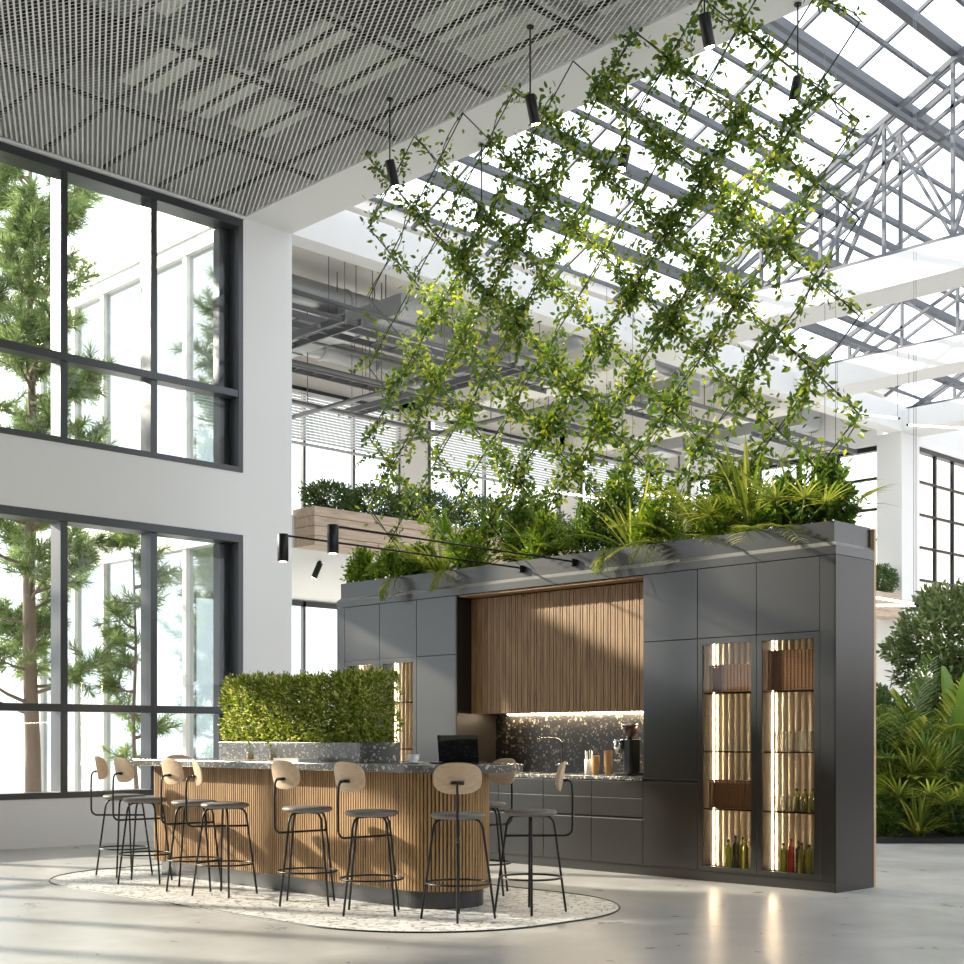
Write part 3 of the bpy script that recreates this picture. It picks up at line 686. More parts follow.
# worktop things
def tap():
    t = thing('kitchen_tap', 'tall black tap with a curved spout on the worktop', 'tap', (-9.05,10.05,.894)); x, y, z = -9.05, 10.05, .894
    obj('base', MB().lathe([(.028,0),(.028,.012),(.016,.02)], (x,y,z), 20), M['black'], t)
    pts = [(x,y,z+.01),(x,y,z+.3)] + [(x-.06*(1-math.cos(a))*1., y-.06*(1-math.cos(a)), z+.3+.05*math.sin(a)) for a in [PI/2*k/6 for k in range(1,7)]] + [(x-.15,y-.15,z+.352),(x-.165,y-.165,z+.34),(x-.168,y-.168,z+.31)]
    obj('spout', MB().tube(pts, .012, 12), M['darkchrome'], t); obj('lever', MB().tube([(x-.07,y-.02,z+.09),(x+.07,y+.02,z+.1)], .009, 8), M['chrome'], t)
tap()
def cup_stack(x, y, n, r, label):
    t = thing('cup_stack', label, 'cups', (x,y,.894)); b = MB()
    for i in range(n): z = .894 + .012*i; obj('paper_cup', MB().lathe([(r*.72,0),(r,.085),(r*1.08,.087),(r*1.08,.092)], (x,y,z), 18), M['paper'], t)
cup_stack(-8.44,9.86,9,.036,'short stack of brown paper cups on the worktop')
cup_stack(-8.32,9.9,13,.038,'taller stack of brown paper cups beside the coffee grinder')
t = thing('straw_holder', 'white holder of paper straws left of the paper cups', 'holder', (-8.58,9.92,.894))
obj('holder', MB().lathe([(.04,0),(.045,.15),(.04,.15),(.038,.02)], (-8.58,9.92,.894), 14), M['ceramic'], t)
for i in range(9):
    a = i*.7; obj('straw', MB().tube([(-8.58+.02*math.cos(a),9.92+.02*math.sin(a),.92),(-8.58+.036*math.cos(a),9.92+.036*math.sin(a),1.11+.01*(i%3))], .004, 5), M['ceramic'], t)
t = thing('coffee_grinder', 'black and chrome coffee grinder with a bean hopper at the right end of the worktop', 'coffee grinder', (-8.12,9.97,.894)); gx, gy = -8.12, 9.97
obj('base', MB().prism(rrect(gx-.1,gx+.1,gy-.12,gy+.12,.03,5), .894, .92), M['plastic'], t, .003)
obj('body', MB().prism(rrect(gx-.04,gx+.07,gy-.05,gy+.09,.025,5), .92, 1.24), M['plastic'], t, .006)
obj('hopper', MB().lathe([(.03,0),(.035,.03),(.075,.07),(.08,.13)], (gx+.01,gy,1.24), 24), mat('smoky_hopper', (.12,.06,.05), .15), t)
obj('hopper_lid', MB().lathe([(.083,0),(.083,.014)], (gx+.01,gy,1.37), 24), M['chrome'], t)
obj('dosing_chamber', MB().lathe([(.02,-.07),(.05,-.01),(.052,.06),(.045,.065)], (gx-.085,gy-.05,1.17), 24), M['chrome'], t)
obj('portafilter_fork', MB().box(gx-.13,gx-.05,gy-.07,gy-.03,1.03,1.045), M['chrome'], t)

# ------------------------------------------------------------------ floor inlay and bar
io = MB().prism(rrect(-11.66,-6.1,5.47,8.1,1.12,16), .0, .004); struct('floor_inlay', io, M['inlay'])
out = rrect(-11.66,-6.1,5.47,8.1,1.12,16); io = MB().tube([(x,y,.003) for x,y in out + out[:1]], .008, 4, False); struct('inlay_edge_strip', io, M['black'])
BY0, BY1, BX0, BX1, BR = 6.53, 7.27, -10.89, -7.07, .37
t = thing('bar_counter', 'long bar counter with oak slats, dark plinth and grey stone top', 'bar counter', (-9, 6.9, 0))
obj('plinth', MB().prism(rrect(BX0+.06,BX1-.045,BY0+.045,BY1-.045,BR-.045,14,(0,1,1,0)), .004, .135), mat('plinth_metal', (.07,.07,.072), .3, .6), t)
obj('core', MB().prism(rrect(BX0+.018,BX1-.018,BY0+.018,BY1-.018,BR-.018,14,(0,1,1,0)), .135, 1.0), mat('core_brown', (.06,.035,.018), .7), t)
ol = rrect(BX0,BX1,BY0,BY1,BR,16,(0,1,1,0)); sl = MB()
P = [Vector((x,y,0)) for x,y in ol] + [Vector((*ol[0],0))]; seg = [(P[i+1]-P[i]).length for i in range(len(P)-1)]; tot = sum(seg); ns = int(tot/.029)
for k in range(ns):
    s_ = (k+.5)*tot/ns; i = 0
    while s_ > seg[i]: s_ -= seg[i]; i += 1
    d = (P[i+1]-P[i]).normalized(); p = P[i] + d*s_; n_ = Vector((-d.y,d.x,0))
    sl.obox((p + n_*.009)+Vector((0,0,.5675)), d*.0095, n_*.009, Vector((0,0,.4325)))
obj('slat_cladding', sl, M['oakbar'], t, .002)
obj('countertop', MB().prism(rrect(-11.01,-6.78,6.38,7.42,.519,22,(0,1,1,0)), 1.0, 1.058), M['granite'], t, .006)
# stone trough with hedge on the bar
t = thing('bar_planter', 'low speckled stone trough with a rounded end on the bar counter', 'planter', (-9,6.95,1.058))
tr_o = rrect(-10.15,-8.03,6.74,7.12,.185,12,(0,1,1,0))
obj('trough', MB().prism(tr_o, 1.0585, 1.215), M['granite'], t, .004)
def shrub(name, label, cat, base, size, n, leaf, m, stem_h=.1, lw=.5, shape='ell', group=None, detail=False, core=True, up=.35, clump=0):
    t = thing(name, label, cat, base, 0, group); sx, sy, sz = size; bx_, by_, bz_ = base
    spray_d = None
    if shape == 'spray':
        ns_ = max(14, n//26); per = max(1, n//ns_); PP = []; DD = []
        for k in range(ns_):
            th = RNG.uniform(0, 2*PI); el = RNG.uniform(.25, 1.5); f = RNG.uniform(.7, 1.12)
            tip = np.array([math.cos(th)*math.cos(el)*.98, math.sin(th)*math.cos(el)*.98, -1 + 2.05*math.sin(el)])*f
            tip[2] = -1 + (tip[2]+1); b0 = np.array([RNG.normal()*.2, RNG.normal()*.2, -1.])
            ctl = np.array([(b0[0]+tip[0])*.35, (b0[1]+tip[1])*.35, (tip[2]+1)*.75-1])
            t_ = RNG.uniform(.35, 1, per)[:,None]; q = (1-t_)**2*b0 + 2*t_*(1-t_)*ctl + t_**2*tip
            tg = tip-ctl; tg /= np.linalg.norm(tg)
            PP.append(q + RNG.normal(size=q.shape)*.06); DD.append(tg*.7 + RNG.normal(size=q.shape)*.6)
        p = np.concatenate(PP); spray_d = np.concatenate(DD)
    elif shape == 'box':
        p = RNG.uniform(-1, 1, (n,3)); k = RNG.random(n) < .75; ax = RNG.integers(0,3,n); sg = np.sign(p[np.arange(n),ax])
        p[np.arange(n)[k], ax[k]] = sg[k]*RNG.uniform(.82,1.04,k.sum())
        p *= 1 + .09*np.sin(p[:, [2,2,0]]*6 + p[:, [1,0,1]]*9 + bx_*5) + .05*RNG.normal(size=p.shape)
    else:
        p = RNG.normal(size=(n,3)); p /= np.linalg.norm(p, axis=1, keepdims=True); p *= RNG.uniform(.35,1,(n,1))**.5
        if clump:
            cc = RNG.normal(size=(clump,3)); cc /= np.linalg.norm(cc, axis=1, keepdims=True); cc *= RNG.uniform(.7,.95,(clump,1))
            q = RNG.normal(size=(n,3)); q /= np.linalg.norm(q,axis=1,keepdims=True); p = cc[RNG.integers(0,clump,n)] + q*.2*RNG.uniform(.5,1,(n,1))
        else: p *= 1 + .16*np.sin(p[:, [1]]*8 + p[:, [2]]*5) 
    c = np.array([bx_, by_, bz_ + stem_h + sz]); pos = c + p*np.array([sx,sy,sz])
    keep = pos[:,2] > bz_ + .01; pos = pos[keep]; p = p[keep]
    d = spray_d[keep] if spray_d is not None else p*1.0 + RNG.normal(size=p.shape)*.7 + np.array([0,0,up])
    V, F, b = leaves(pos, d, leaf*RNG.uniform(.7,1.25,len(pos)), lw, .3, detail)
    leaf_obj('foliage', V, F, b, m, t, base)
    st = MB(); rr = random.Random(int(n + bx_*100))
    for k in range(7):
        a = rr.uniform(0, 2*PI); r = rr.uniform(.2,.8); q = Vector((bx_+math.cos(a)*sx*r, by_+math.sin(a)*sy*r, bz_+stem_h+sz*rr.uniform(.8,1.6)))
        b0 = Vector((bx_+math.cos(a)*.03, by_+math.sin(a)*.03, bz_)); st.tube([b0, b0.lerp(q,.5)+Vector((0,0,.04)), q], [.009,.006,.003], 5)
    obj('stems', st, M['stem'], t)
    return t
hs = [(-9.88,.25,.282,'leftmost box shrub in the bar trough'),(-9.38,.27,.272,'second box shrub from the left in the bar trough'),(-8.87,.26,.268,'third box shrub in the bar trough, with a dip before the next'),(-8.37,.225,.278,'rightmost and tallest box shrub in the bar trough')]
for x, sx, sz, lb in hs: shrub('box_shrub', 'dense clipped '+lb, 'shrub', (x,6.93,1.216), (sx,.165,sz*.96), 8500, .038, M['hedge'], 0., .42, 'box')
# things on the bar
tumbler((-9.44,6.58,1.0585), .11, .035, 'glass of amber drink on the bar, left one of the two', None, 'drinkglass', .55)
tumbler((-9.17,6.62,1.0585), .11, .035, 'glass of amber drink on the bar, beside the white book', None, 'drinkglass', .55)
for x in (-9.45,-9.16):
    o = obj('mint_sprig', MB().tube([(x,6.6,1.085),(x-.02,6.6,1.18),(x-.035,6.6,1.215)], .002, 4), M['stem'])
    p = np.array([[x-.03,6.6,1.2]]*7) + RNG.normal(size=(7,3))*.012
    V, F, b = leaves(p, RNG.normal(size=(7,3)), .03, .6); leaf_obj('leaves', V, F, b, M['lime'], o)
    tag(o, 'small green sprig in the %s amber drink glass' % ('left' if x < -9.3 else 'right'), 'sprig')
t = thing('book', 'white closed book lying on the bar in front of the hedge', 'book', (-8.77,6.52,1.058))
obj('cover', MB().box(-8.94,-8.6,6.45,6.64,1.0585,1.063).box(-8.94,-8.6,6.45,6.64,1.084,1.088).box(-8.94,-8.6,6.635,6.64,1.063,1.084), M['ceramic'], t)
obj('pages', MB().box(-8.936,-8.604,6.454,6.635,1.063,1.084), mat('page_paper', (.7,.68,.62), .8), t)
t = thing('coffee_cup', 'white coffee cup on its saucer beside the open laptop', 'cup', (-7.54,6.72,1.058)); c = (-7.54,6.72,1.0585)
obj('saucer', MB().lathe([(.04,0),(.07,.008),(.072,.011),(.02,.006)], c, 28), M['ceramic'], t)
obj('cup', MB().lathe([(.025,.007),(.042,.03),(.047,.07),(.044,.07),(.038,.03),(.02,.014)], c, 28), M['ceramic'], t)
obj('handle', MB().tube([(c[0]-.045,c[1]-.01,c[2]+.058),(c[0]-.07,c[1]-.015,c[2]+.055),(c[0]-.072,c[1]-.015,c[2]+.035),(c[0]-.04,c[1]-.01,c[2]+.028)], .005, 8), M['ceramic'], t)
t = thing('plate', 'small white plate between the coffee cup and the laptop', 'plate', (-7.42,6.86,1.058))
obj('dish', MB().lathe([(.05,0),(.075,.012),(.078,.014),(.03,.006)], (-7.42,6.86,1.0585), 28), M['ceramic'], t)
t = thing('laptop', 'open black laptop on the bar seen from behind, right of the coffee cup', 'laptop', (-7.235,6.9,1.0585), math.radians(28))
obj_l = MB().box(-.155,.155,.0,.2,0,.014).v
lb_ = MB().box(-.155,.155,.0,.2,0,.014); o = mesh_obj('keyboard_base', lb_.v, lb_.f, M['plastic'], t)
ls = MB().obox((0,-.022,.112), (.155,0,0), (0,-.02,.1), (0,.0035,.0007)); o = mesh_obj('screen', ls.v, ls.f, M['screen'], t)

# ------------------------------------------------------------------ stools
def make_stool(label):
    t = thing('bar_stool', label, 'stool', (0,0,0), 0, 'bar stools around the counter')
    obj('seat', MB().lathe([(.06,.69),(.165,.693),(.186,.706),(.19,.718),(.18,.73),(.12,.737),(.02,.738)], (0,0,0), 36), M['leather'], t)
    for k in range(4):
        a = PI/2*k + PI/2; c, s_ = math.cos(a), math.sin(a)
        prof = [(.255,.0),(.172,.61),(.164,.645),(.146,.672),(.12,.684),(.0,.687)]
        obj('leg', MB().tube([(c*r, s_*r, z+.003) for r, z in prof], .0085, 8), M['black'], t)
    obj('foot_ring', MB().ring((0,0,.25), .222, .0075, 48, 8), M['black'], t)
    # back post: along under the seat, round a bend, up to the backrest
    pts = [(0,.178,.548),(0,-.245,.548)] + [(0,-.245-.055*math.sin(q), .603-.055*math.cos(q)) for q in [PI/2*k/6 for k in range(1,7)]] + [(0,-.302,.8),(0,-.298,.91),(0,-.285,.938),(0,-.25,.945)]
    obj('back_post', MB().tube(pts, .0085, 8), M['black'], t)
    # curved oval backrest
    n, m_ = 40, 8; vs = []; fs = []
    def P_(u, v, off):
        x = .165*u; z = .107*v; y = -.233 + .035*(u*u) - .02*v - 0
        return (x, y + off, .975 + z)
    th = .011
    for side, off in ((0,-th/2),(1,th/2)):
        vs.append(P_(0,0,off))
        for j in range(1, m_+1):
            rho = j/m_; sh = 1 if j < m_ else 1
            for i in range(n):
                a = 2*PI*i/n; cu, sv = math.cos(a), math.sin(a); e = 2/2.7
                u = math.copysign(abs(cu)**e, cu)*rho; v = math.copysign(abs(sv)**e, sv)*rho
                vs.append(P_(u, v, off))
    N0 = 1 + n*m_
    for side in (0,1):
        o_ = side*N0
        for i in range(n):
            q = (o_, o_+1+i, o_+1+(i+1)%n); fs.append(q if side else q[::-1])
        for j in range(m_-1):
            for i in range(n):
                a0 = o_+1+j*n+i; a1 = o_+1+j*n+(i+1)%n; b0 = a0+n; b1 = a1+n; q = (a0,b0,b1,a1); fs.append(q if side else q[::-1])
    for i in range(n):
        a0 = 1+(m_-1)*n+i; a1 = 1+(m_-1)*n+(i+1)%n; fs.append((a0,a1,a1+N0,a0+N0)) 
    mb = MB(); mb.add(vs, fs, True)
    obj('backrest', mb, M['ply'], t, .003)
    obj('bracket', MB().prism(rrect(-.05,.05,-.013,.013,.012,4), 0, .0), M['black'], None) if False else None
    br = MB().tube([(-.045,-.245,.945),(.045,-.245,.945)], .012, 10); obj('bracket', br, M['black'], t)
    return t
def sa(dx, dy):  # rotation so that the backrest points to (dx,dy)
    return math.atan2(dy, dx) + PI/2
rt = (.7024,.7118); fwd = (-.7118,.7024)
ST = [((-11.01,6.3), (-rt[0],-rt[1]), 'leftmost bar stool, at the left corner of the bar with its back to the windows'),
 ((-10.34,6.12), (-.05,-1), 'second bar stool from the left, overlapping the leftmost one'),
 ((-9.57,6.12), (-.05,-1), 'third bar stool from the left, before the left part of the slats'),
 ((-9.07,6.08), (-.45,-.89), 'bar stool before the hedge with its backrest seen almost edge-on'),
 ((-8.14,6.19), (0,-1), 'fifth bar stool from the left, standing alone before the right end of the hedge'),
 ((-7.38,6.18), (0,-1), 'bar stool just left of the one seen straight from behind'),
 ((-6.735,6.415), (-fwd[0],-fwd[1]), 'bar stool seen straight from behind at the rounded end of the bar'),
 ((-6.64,7.04), (rt[0],rt[1]), 'bar stool at the right end of the bar, facing left before the grey base cabinets'),
 ((-7.69,7.6), (.1,1), 'bar stool on the kitchen side, backrest just below the stone top'),
 ((-11.32,7.2), (-1,.0), 'bar stool behind the left end of the bar, only its backrest top visible')]
st0 = make_stool(ST[0][2])
for i, (p, d, lb) in enumerate(ST):
    o = st0 if i == 0 else dup(st0, (0,0,0), 0, lb)
    o.location = (p[0], p[1], .003); o.rotation_euler = (0,0,sa(*d))
st0['label'] = ST[0][2]

# cantilever lamps reaching out over the bar
for x, y, lb in ((-9.253,6.78,'left long-armed black lamp reaching from the kitchen block toward the windows'), (-8.567,6.77,'right long-armed black lamp, nearer, reaching over the bar')):
    t = thing('arm_lamp', lb, 'lamp', (x,9.69,2.93))
    obj('wall_bracket', MB().box(x-.02,x+.02,9.64,9.693,2.89,2.96), M['black'], t, .002)
    obj('arm', MB().tube([(x,9.65,2.935),(x,y,2.955)], .009, 8), M['black'], t)
    obj('lamp_head', MB().lathe([(.043,0),(.046,.004),(.046,.226),(.043,.23)], (x,y,2.735), 28), M['black'], t)
    obj('light_disc', MB().lathe([(.033,0),(.033,.003)], (x,y,2.731), 20), M['ledw'], t)

# ------------------------------------------------------------------ lattice with vines
YL = 9.95; X0L = -11.93; DX = .78; DZ = .8; NC = 8; ZB = 3.0; ZTOP = 7.9
t = thing('plant_lattice', 'black rod lattice of large diamonds from the plant trough up to the mesh ceiling', 'trellis', (-8.8,YL,2.97))
lines = []
W = NC*DX; Ht = ZTOP - ZB
def clipline(x0, z0, sx):
    """a rod rising from (x0,z0), direction sx; returns end points"""
    k = DZ/DX; pts = [(x0,z0)]
    lim = X0L + W if sx > 0 else X0L
    zend = z0 + abs(lim-x0)*k
    if zend <= ZTOP: return (x0,z0),(lim,zend)
    return (x0,z0),(x0 + sx*(ZTOP-z0)/k, ZTOP)
nodes_z = [ZTOP - DZ*j for j in range(7)]
starts = []
zb = ZTOP - DZ*6
for i in range(NC+1):
    x = X0L + i*DX
    if i < NC: lines.append(clipline(x, zb, 1))
    if i > 0: lines.append(clipline(x, zb, -1))
for j in range(1, 6):
    z = ZTOP - DZ*j
    lines.append(clipline(X0L, z, 1)); lines.append(clipline(X0L+W, z, -1))
for (a, b) in lines:
    obj('rod', MB().tube([(a[0],YL,a[1]),(b[0],YL,b[1])], .0065, 6), M['black'], t)
def dens(x, z):
    d = .5
    for cx, cz, s, a in ((-9.7,5.7,.75,1.4),(-7.1,6.0,.65,1.0),(-11.3,5.3,.5,.8),(-8.8,4.6,1.0,.8),(-9.2,4.0,1.3,.9),(-9.3,7.0,.5,.5),(-7.3,7.3,.7,.8),(-7.6,5.2,.6,.6),(-6.7,4.1,.7,.5),(-10.6,6.9,.6,.4),(-6.4,6.3,.5,.5),(-8.8,6.2,.4,.6)):
        d += a*math.exp(-((x-cx)**2+(z-cz)**2)/(2*s*s))
    if x > -6.2: d *= .55
    return d
rv = random.Random(3)
for li, (a, b) in enumerate(lines):
    L = math.hypot(b[0]-a[0], b[1]-a[1])
    if L < .5: continue
    skip_to = rv.choice([1,1,1,.92,.8])
    n = max(4, int(L/.12)); pts = []; ph = rv.uniform(0,6)
    for k in range(n+1):
        s_ = k/n*skip_to; x = a[0]+(b[0]-a[0])*s_; z = a[1]+(b[1]-a[1])*s_
        pts.append((x + .03*math.sin(ph+k*.9), YL + .035*math.cos(ph+k*.8), z + .02*math.sin(ph+k*1.3)))
    v = thing('climbing_vine', 'green leafy vine climbing the black diamond lattice above the kitchen block', 'vine', (a[0],YL,a[1]), 0, 'vines on the rod lattice')
    sm = MB().tube(pts, .006, 5)
    P_, D_ = [], []
    # side shoots
    shoots = []
    amp = rv.choice([.25,.6,.8,1.0,1.2,1.35])
    for k in range(len(pts)-1):
        x, y, z = pts[k]; dd = dens(x,z)*amp*(.3+1.15*math.sin(k*.4+ph)**2)
        nl = np.random.default_rng(li*100+k).poisson(23*dd)
        for _ in range(nl):
            r = abs(rv.gauss(0,.034+.022*dd)); an = rv.uniform(0,2*PI); tt = rv.random()
            q = (x+(pts[k+1][0]-x)*tt + r*math.cos(an), y + rv.gauss(0,.05), z+(pts[k+1][2]-z)*tt + r*math.sin(an))
            P_.append(q); D_.append((math.cos(an)*.8+rv.gauss(0,.4), rv.gauss(0,.6), math.sin(an)*.6+rv.gauss(0,.4)))
        if rv.random() < .16*min(1.6,dd):
            ln = rv.uniform(.2,.5); an = rv.uniform(0,2*PI); q = Vector((x,y,z)); d = Vector((math.cos(an), rv.uniform(-.5,.5), math.sin(an)*.8)); sp = [q.copy()]
            for s2 in range(7):
                d = (d + Vector((rv.gauss(0,.25), rv.gauss(0,.15), -.16))).normalized(); q = q + d*ln/7; sp.append(q.copy())
                for _ in range(3): P_.append(tuple(q)); D_.append((d.x+rv.gauss(0,.7), rv.gauss(0,.6), d.z+rv.gauss(0,.6)))
            sm.tube(sp, .0025, 4)
    obj('stem', sm, M['stem'], v)
    if P_:
        V, F, bb = leaves(P_, D_, (.067)*RNG.uniform(.6,1.3,len(P_)), .5, .3, True); leaf_obj('leaves', V, F, bb, M['vine'], v, (a[0],YL,a[1]))

# ------------------------------------------------------------------ plants in the trough
ZS = 2.955
def spiky(name, label, base, n, L, w, m, droop=.9, tilt=.75, seed=0, loc_spread=.05):
    t = thing(name, label, 'plant', base); r = random.Random(seed); b = MB()
    for k in range(n):
        a = r.uniform(0,2*PI); e = r.uniform(.1,1)**.7*tilt; d = (math.cos(a)*math.sin(e*1.3), math.sin(a)*math.sin(e*1.3), math.cos(e*1.3))
        b.blade((base[0]+r.gauss(0,loc_spread*.5), base[1]+r.gauss(0,loc_spread*.4), base[2]), d, L*r.uniform(.65,1.1), w*r.uniform(.8,1.2), droop*r.uniform(.5,1.3), 6, r.uniform(-.4,.4))
    obj('blades', b, m, t); return t
def palm(name, label, base, n, L, ll, m, droop=1.1, seed=0, nl=16, w=.018, elev=(.5,1.2), azr=(0,2*PI)):
    t = thing(name, label, 'palm', base); r = random.Random(seed)
    for k in range(n):
        a = azr[0] + (azr[1]-azr[0])*(k+r.uniform(.2,.8))/n; e = r.uniform(*elev); d = (math.cos(a)*math.cos(e), math.sin(a)*math.cos(e), math.sin(e))
        obj('frond', MB().frond(base, d, L*r.uniform(.75,1.1), ll, droop*r.uniform(.8,1.2), nl, w), m, t)
    return t
def fanpalm(name, label, base, n, L, R, m, seed=0, nb=16, w=.022, elev=(.4,1.3)):
    t = thing(name, label, 'palm', base); r = random.Random(seed)
    for k in range(n):
        a = 2*PI*(k+r.uniform(.2,.8))/n; e = r.uniform(*elev); d = (math.cos(a)*math.cos(e), math.sin(a)*math.cos(e), math.sin(e))
        obj('fan_leaf', MB().fan(base, d, L*r.uniform(.6,1.1), R*r.uniform(.8,1.1), nb, .4, w), m, t)
    return t
TR = ['at the left end of the roof trough','behind the tips of the arm lamps','a little right of the left end of the trough']
sh = [(-11.9,9.82,.2,.17,.22,1500,'lime','round-leaved bright green shrub at the left end of the roof trough',.06),
 (-11.45,9.85,.24,.2,.2,1700,'lime','yellow-green shrub second from the left end of the roof trough',.055),
 (-11.0,9.88,.26,.2,.2,1600,'shrub','low green shrub left of the first arching palm in the roof trough',.055),
 (-10.15,9.84,.25,.18,.24,1700,'lime','small-leaved green shrub right of the leftmost palm in the roof trough',.05),
 (-9.6,10.05,.28,.2,.38,2200,'shrub','taller bushy shrub in the middle-left of the roof trough',.06),
 (-9.1,9.84,.24,.18,.25,1700,'lime','bright low shrub over the left part of the slatted cabinet',.05),
 (-8.55,9.86,.24,.18,.28,1800,'shrub','rounded green shrub over the middle of the slatted cabinet',.05),
 (-8.3,10.1,.24,.16,.45,1900,'shrub','tall bushy shrub behind the middle of the roof trough',.06),
 (-7.75,9.83,.22,.17,.24,1600,'lime','small bright shrub near the right edge of the slatted cabinet',.05),
 (-7.15,10.08,.26,.18,.36,1800,'shrub','bushy shrub above the first tall plain cabinet on the right',.06),
 (-6.95,9.82,.22,.16,.22,1600,'lime','low bright shrub over the left of the two lit right cabinets',.055),
 (-6.35,9.84,.22,.18,.24,1500,'shrub','low leafy shrub over the rightmost lit cabinet',.07),
 (-5.98,9.98,.2,.2,.29,1100,'shrub','leafy shrub with long leaves at the right end of the roof trough',.085)]
for x, y, sx, sy, sz, n, m, lb, lf in sh: shrub('potted_shrub', lb, 'shrub', (x,y,ZS), (sx*1.35,sy*1.05,sz*.98), int(n*1.5), lf*.85, M[m], .0, .45, shape='spray', detail=True)
sp_ = [(-10.6,9.85,34,.62,.03,'palm','arching strap-leaved plant left of centre in the roof trough'),(-10.3,10.05,26,.75,.032,'shrub','taller strap-leaved plant behind the left arm lamp bracket'),
 (-9.3,9.9,26,.6,.03,'palm','strap-leaved plant over the left part of the slatted cabinet'),(-8.0,9.9,34,.75,.03,'palm','yellowish strap-leaved plant over the right part of the slatted cabinet'),
 (-7.75,10.05,28,.78,.034,'shrub','upright strap-leaved plant beside the yellowish one'),(-6.75,9.95,40,.95,.04,'palm','tallest strap-leaved plant in the roof trough, right of centre'),
 (-6.3,10.05,34,.8,.036,'shrub','dense strap-leaved plant near the right end of the roof trough'),(-11.25,10.0,22,.6,.028,'shrub','thin strap-leaved plant near the left end of the roof trough')]
for i, (x, y, n, L, w_, m, lb) in enumerate(sp_): spiky('strap_plant', lb, (x,y,ZS), int(n*1.7), L*1.02, w_*.75, M[m], 1.0, .75, i)
for i, (x, y, lb) in enumerate(((-7.05,9.9,'fan palm standing tall above the left of the two right lit cabinets'),(-10.4,9.95,'fan palm behind the arm lamps in the roof trough'),(-6.2,9.85,'fan palm near the right end of the roof trough'))):
    fanpalm('trough_fan_palm', lb, (x,y,ZS), 9, .55, .34, M['palm' if i != 1 else 'shrub'], 60+i, 16, .022, (.5,1.4))
pl = [(-10.75,9.82,7,.6,.2,'palm','small feather palm at the left of the roof trough'),(-8.9,10.0,8,.8,.24,'shrub','feather palm in the middle of the roof trough'),(-7.4,9.88,8,.8,.24,'palm','feather palm with hanging yellow fronds right of the slatted cabinet'),(-6.55,9.85,7,.7,.24,'palm','feather palm above the right lit cabinets')]
for i, (x, y, n, L, ll, m, lb) in enumerate(pl): palm('feather_palm', lb, (x,y,ZS), n, L, ll, M[m], 1.3, i)
# trailing strands over the trough front
for i, (x, lb) in enumerate(((-11.1,'left'),(-10.25,'second'),(-8.1,'yellow'),(-7.55,'longest'))):
    t = palm('trailing_frond', 'drooping frond hanging over the trough front, %s' % {'left':'nearest the left end','second':'before the left arm lamp bracket','yellow':'above the right edge of the slatted cabinet','longest':'just right of the slatted cabinet'}[lb], (x,9.68,3.0), 3, .34, .13, M['palm'], 2.6, 20+i, 11, .014, (.1,.5), (-2.2,-.9))

# ------------------------------------------------------------------ gallery planters
def wood_planter(y0, y1, label, plants, x0=-15.0):
    t = thing('wooden_planter', label, 'planter', ((x0+XW)/2, (y0+y1)/2, 3.85)); nb = 4; h = .53/nb
    b = MB()
    for k in range(nb): b.box(x0, XW-.004+0, y0, y1, 3.852+k*h, 3.852+(k+1)*h-.006)
    obj('boards', b, M['larch'], t, .003)
    obj('soil', MB().box(x0+.03, XW-.034, y0+.03, y1-.03, 4.36, 4.385), M['soil'], t)
    for (y, sx, sz, n, m, lb, lf) in plants: shrub('gallery_shrub', lb, 'shrub', (-14.75,y,4.386), (.34,sx*1.15,sz*.85), int(n*1.9), lf*1.0, M[m], -.05, .42)
wood_planter(11.15, 16.6, 'long pale wooden planter on the gallery edge right of the white pillar', [
 (11.6,.35,.26,1300,'deep','dark small-leaved shrub at the left end of the gallery planter',.06),(12.4,.5,.28,1700,'deep','dark bushy shrub second from the left in the gallery planter',.06),
 (13.4,.55,.33,1900,'deep','dark shrub behind the leftmost vines in the gallery planter',.06),(14.6,.6,.36,2000,'deep','dark shrub in the middle of the left gallery planter',.06),(15.9,.6,.34,2000,'deep','dark shrub at the right end of the left gallery planter',.06)])
wood_planter(17.2, 22.4, 'pale wooden planter on the gallery edge behind the middle of the vines', [
 (17.8,.55,.4,1700,'deep','dark shrub at the left end of the middle gallery planter',.065),(19.2,.6,.42,1800,'deep','dark shrub left of centre in the middle gallery planter',.065),(20.6,.6,.4,1800,'deep','dark shrub right of centre in the middle gallery planter',.065),(21.8,.5,.4,1600,'deep','dark shrub at the right end of the middle gallery planter',.065)])
wood_planter(23.6, 27.1, 'pale wooden planter at the far end of the gallery, right of the kitchen block', [
 (24.4,.5,.35,1300,'deep','dark shrub at the hidden end of the far gallery planter',.07),(25.6,.5,.35,1300,'deep','dark shrub in the middle of the far gallery planter',.07),(26.6,.45,.38,1500,'deep','dark shrub over the white far column planter, right of the kitchen block',.07)])
spiky('gallery_palm', 'thin arching palm at the left end of the gallery planter beside the white pillar', (-14.75,11.45,4.386), 22, .75, .022, M['deep'], 1.2, .9, 77)

# tube lamps
def led_tube(p0, p1, label):
    t = thing('tube_lamp', label, 'lamp', p0); obj('tube', MB().tube([p0,p1], .016, 10), M['ledw'], t)
    a, b = Vector(p0), Vector(p1); d = (b-a).normalized()*.04
    obj('end_cap', MB().tube([a-d,a], .019, 10), M['black'], t); obj('end_cap', MB().tube([b,b+d], .019, 10), M['black'], t)
    c = MB()
    for p in (a,b): c.tube([p+Vector((0,0,.02)), (p.x,p.y, zr(p.x)+.11)], .004, 4)
    obj('cables', c, M['steel'], t)
led_tube((-9.3,15.4,3.17), (-8.38,16.0,2.96), 'upper of the two crossed glowing tube lamps right of the kitchen block')
led_tube((-9.5,16.0,3.02), (-8.36,16.02,2.94), 'lower of the two crossed glowing tube lamps right of the kitchen block')
led_tube((-12.2,20.6,6.85), (-11.4,21.2,6.7), 'glowing tube lamp hung high before the far white beams, left one')
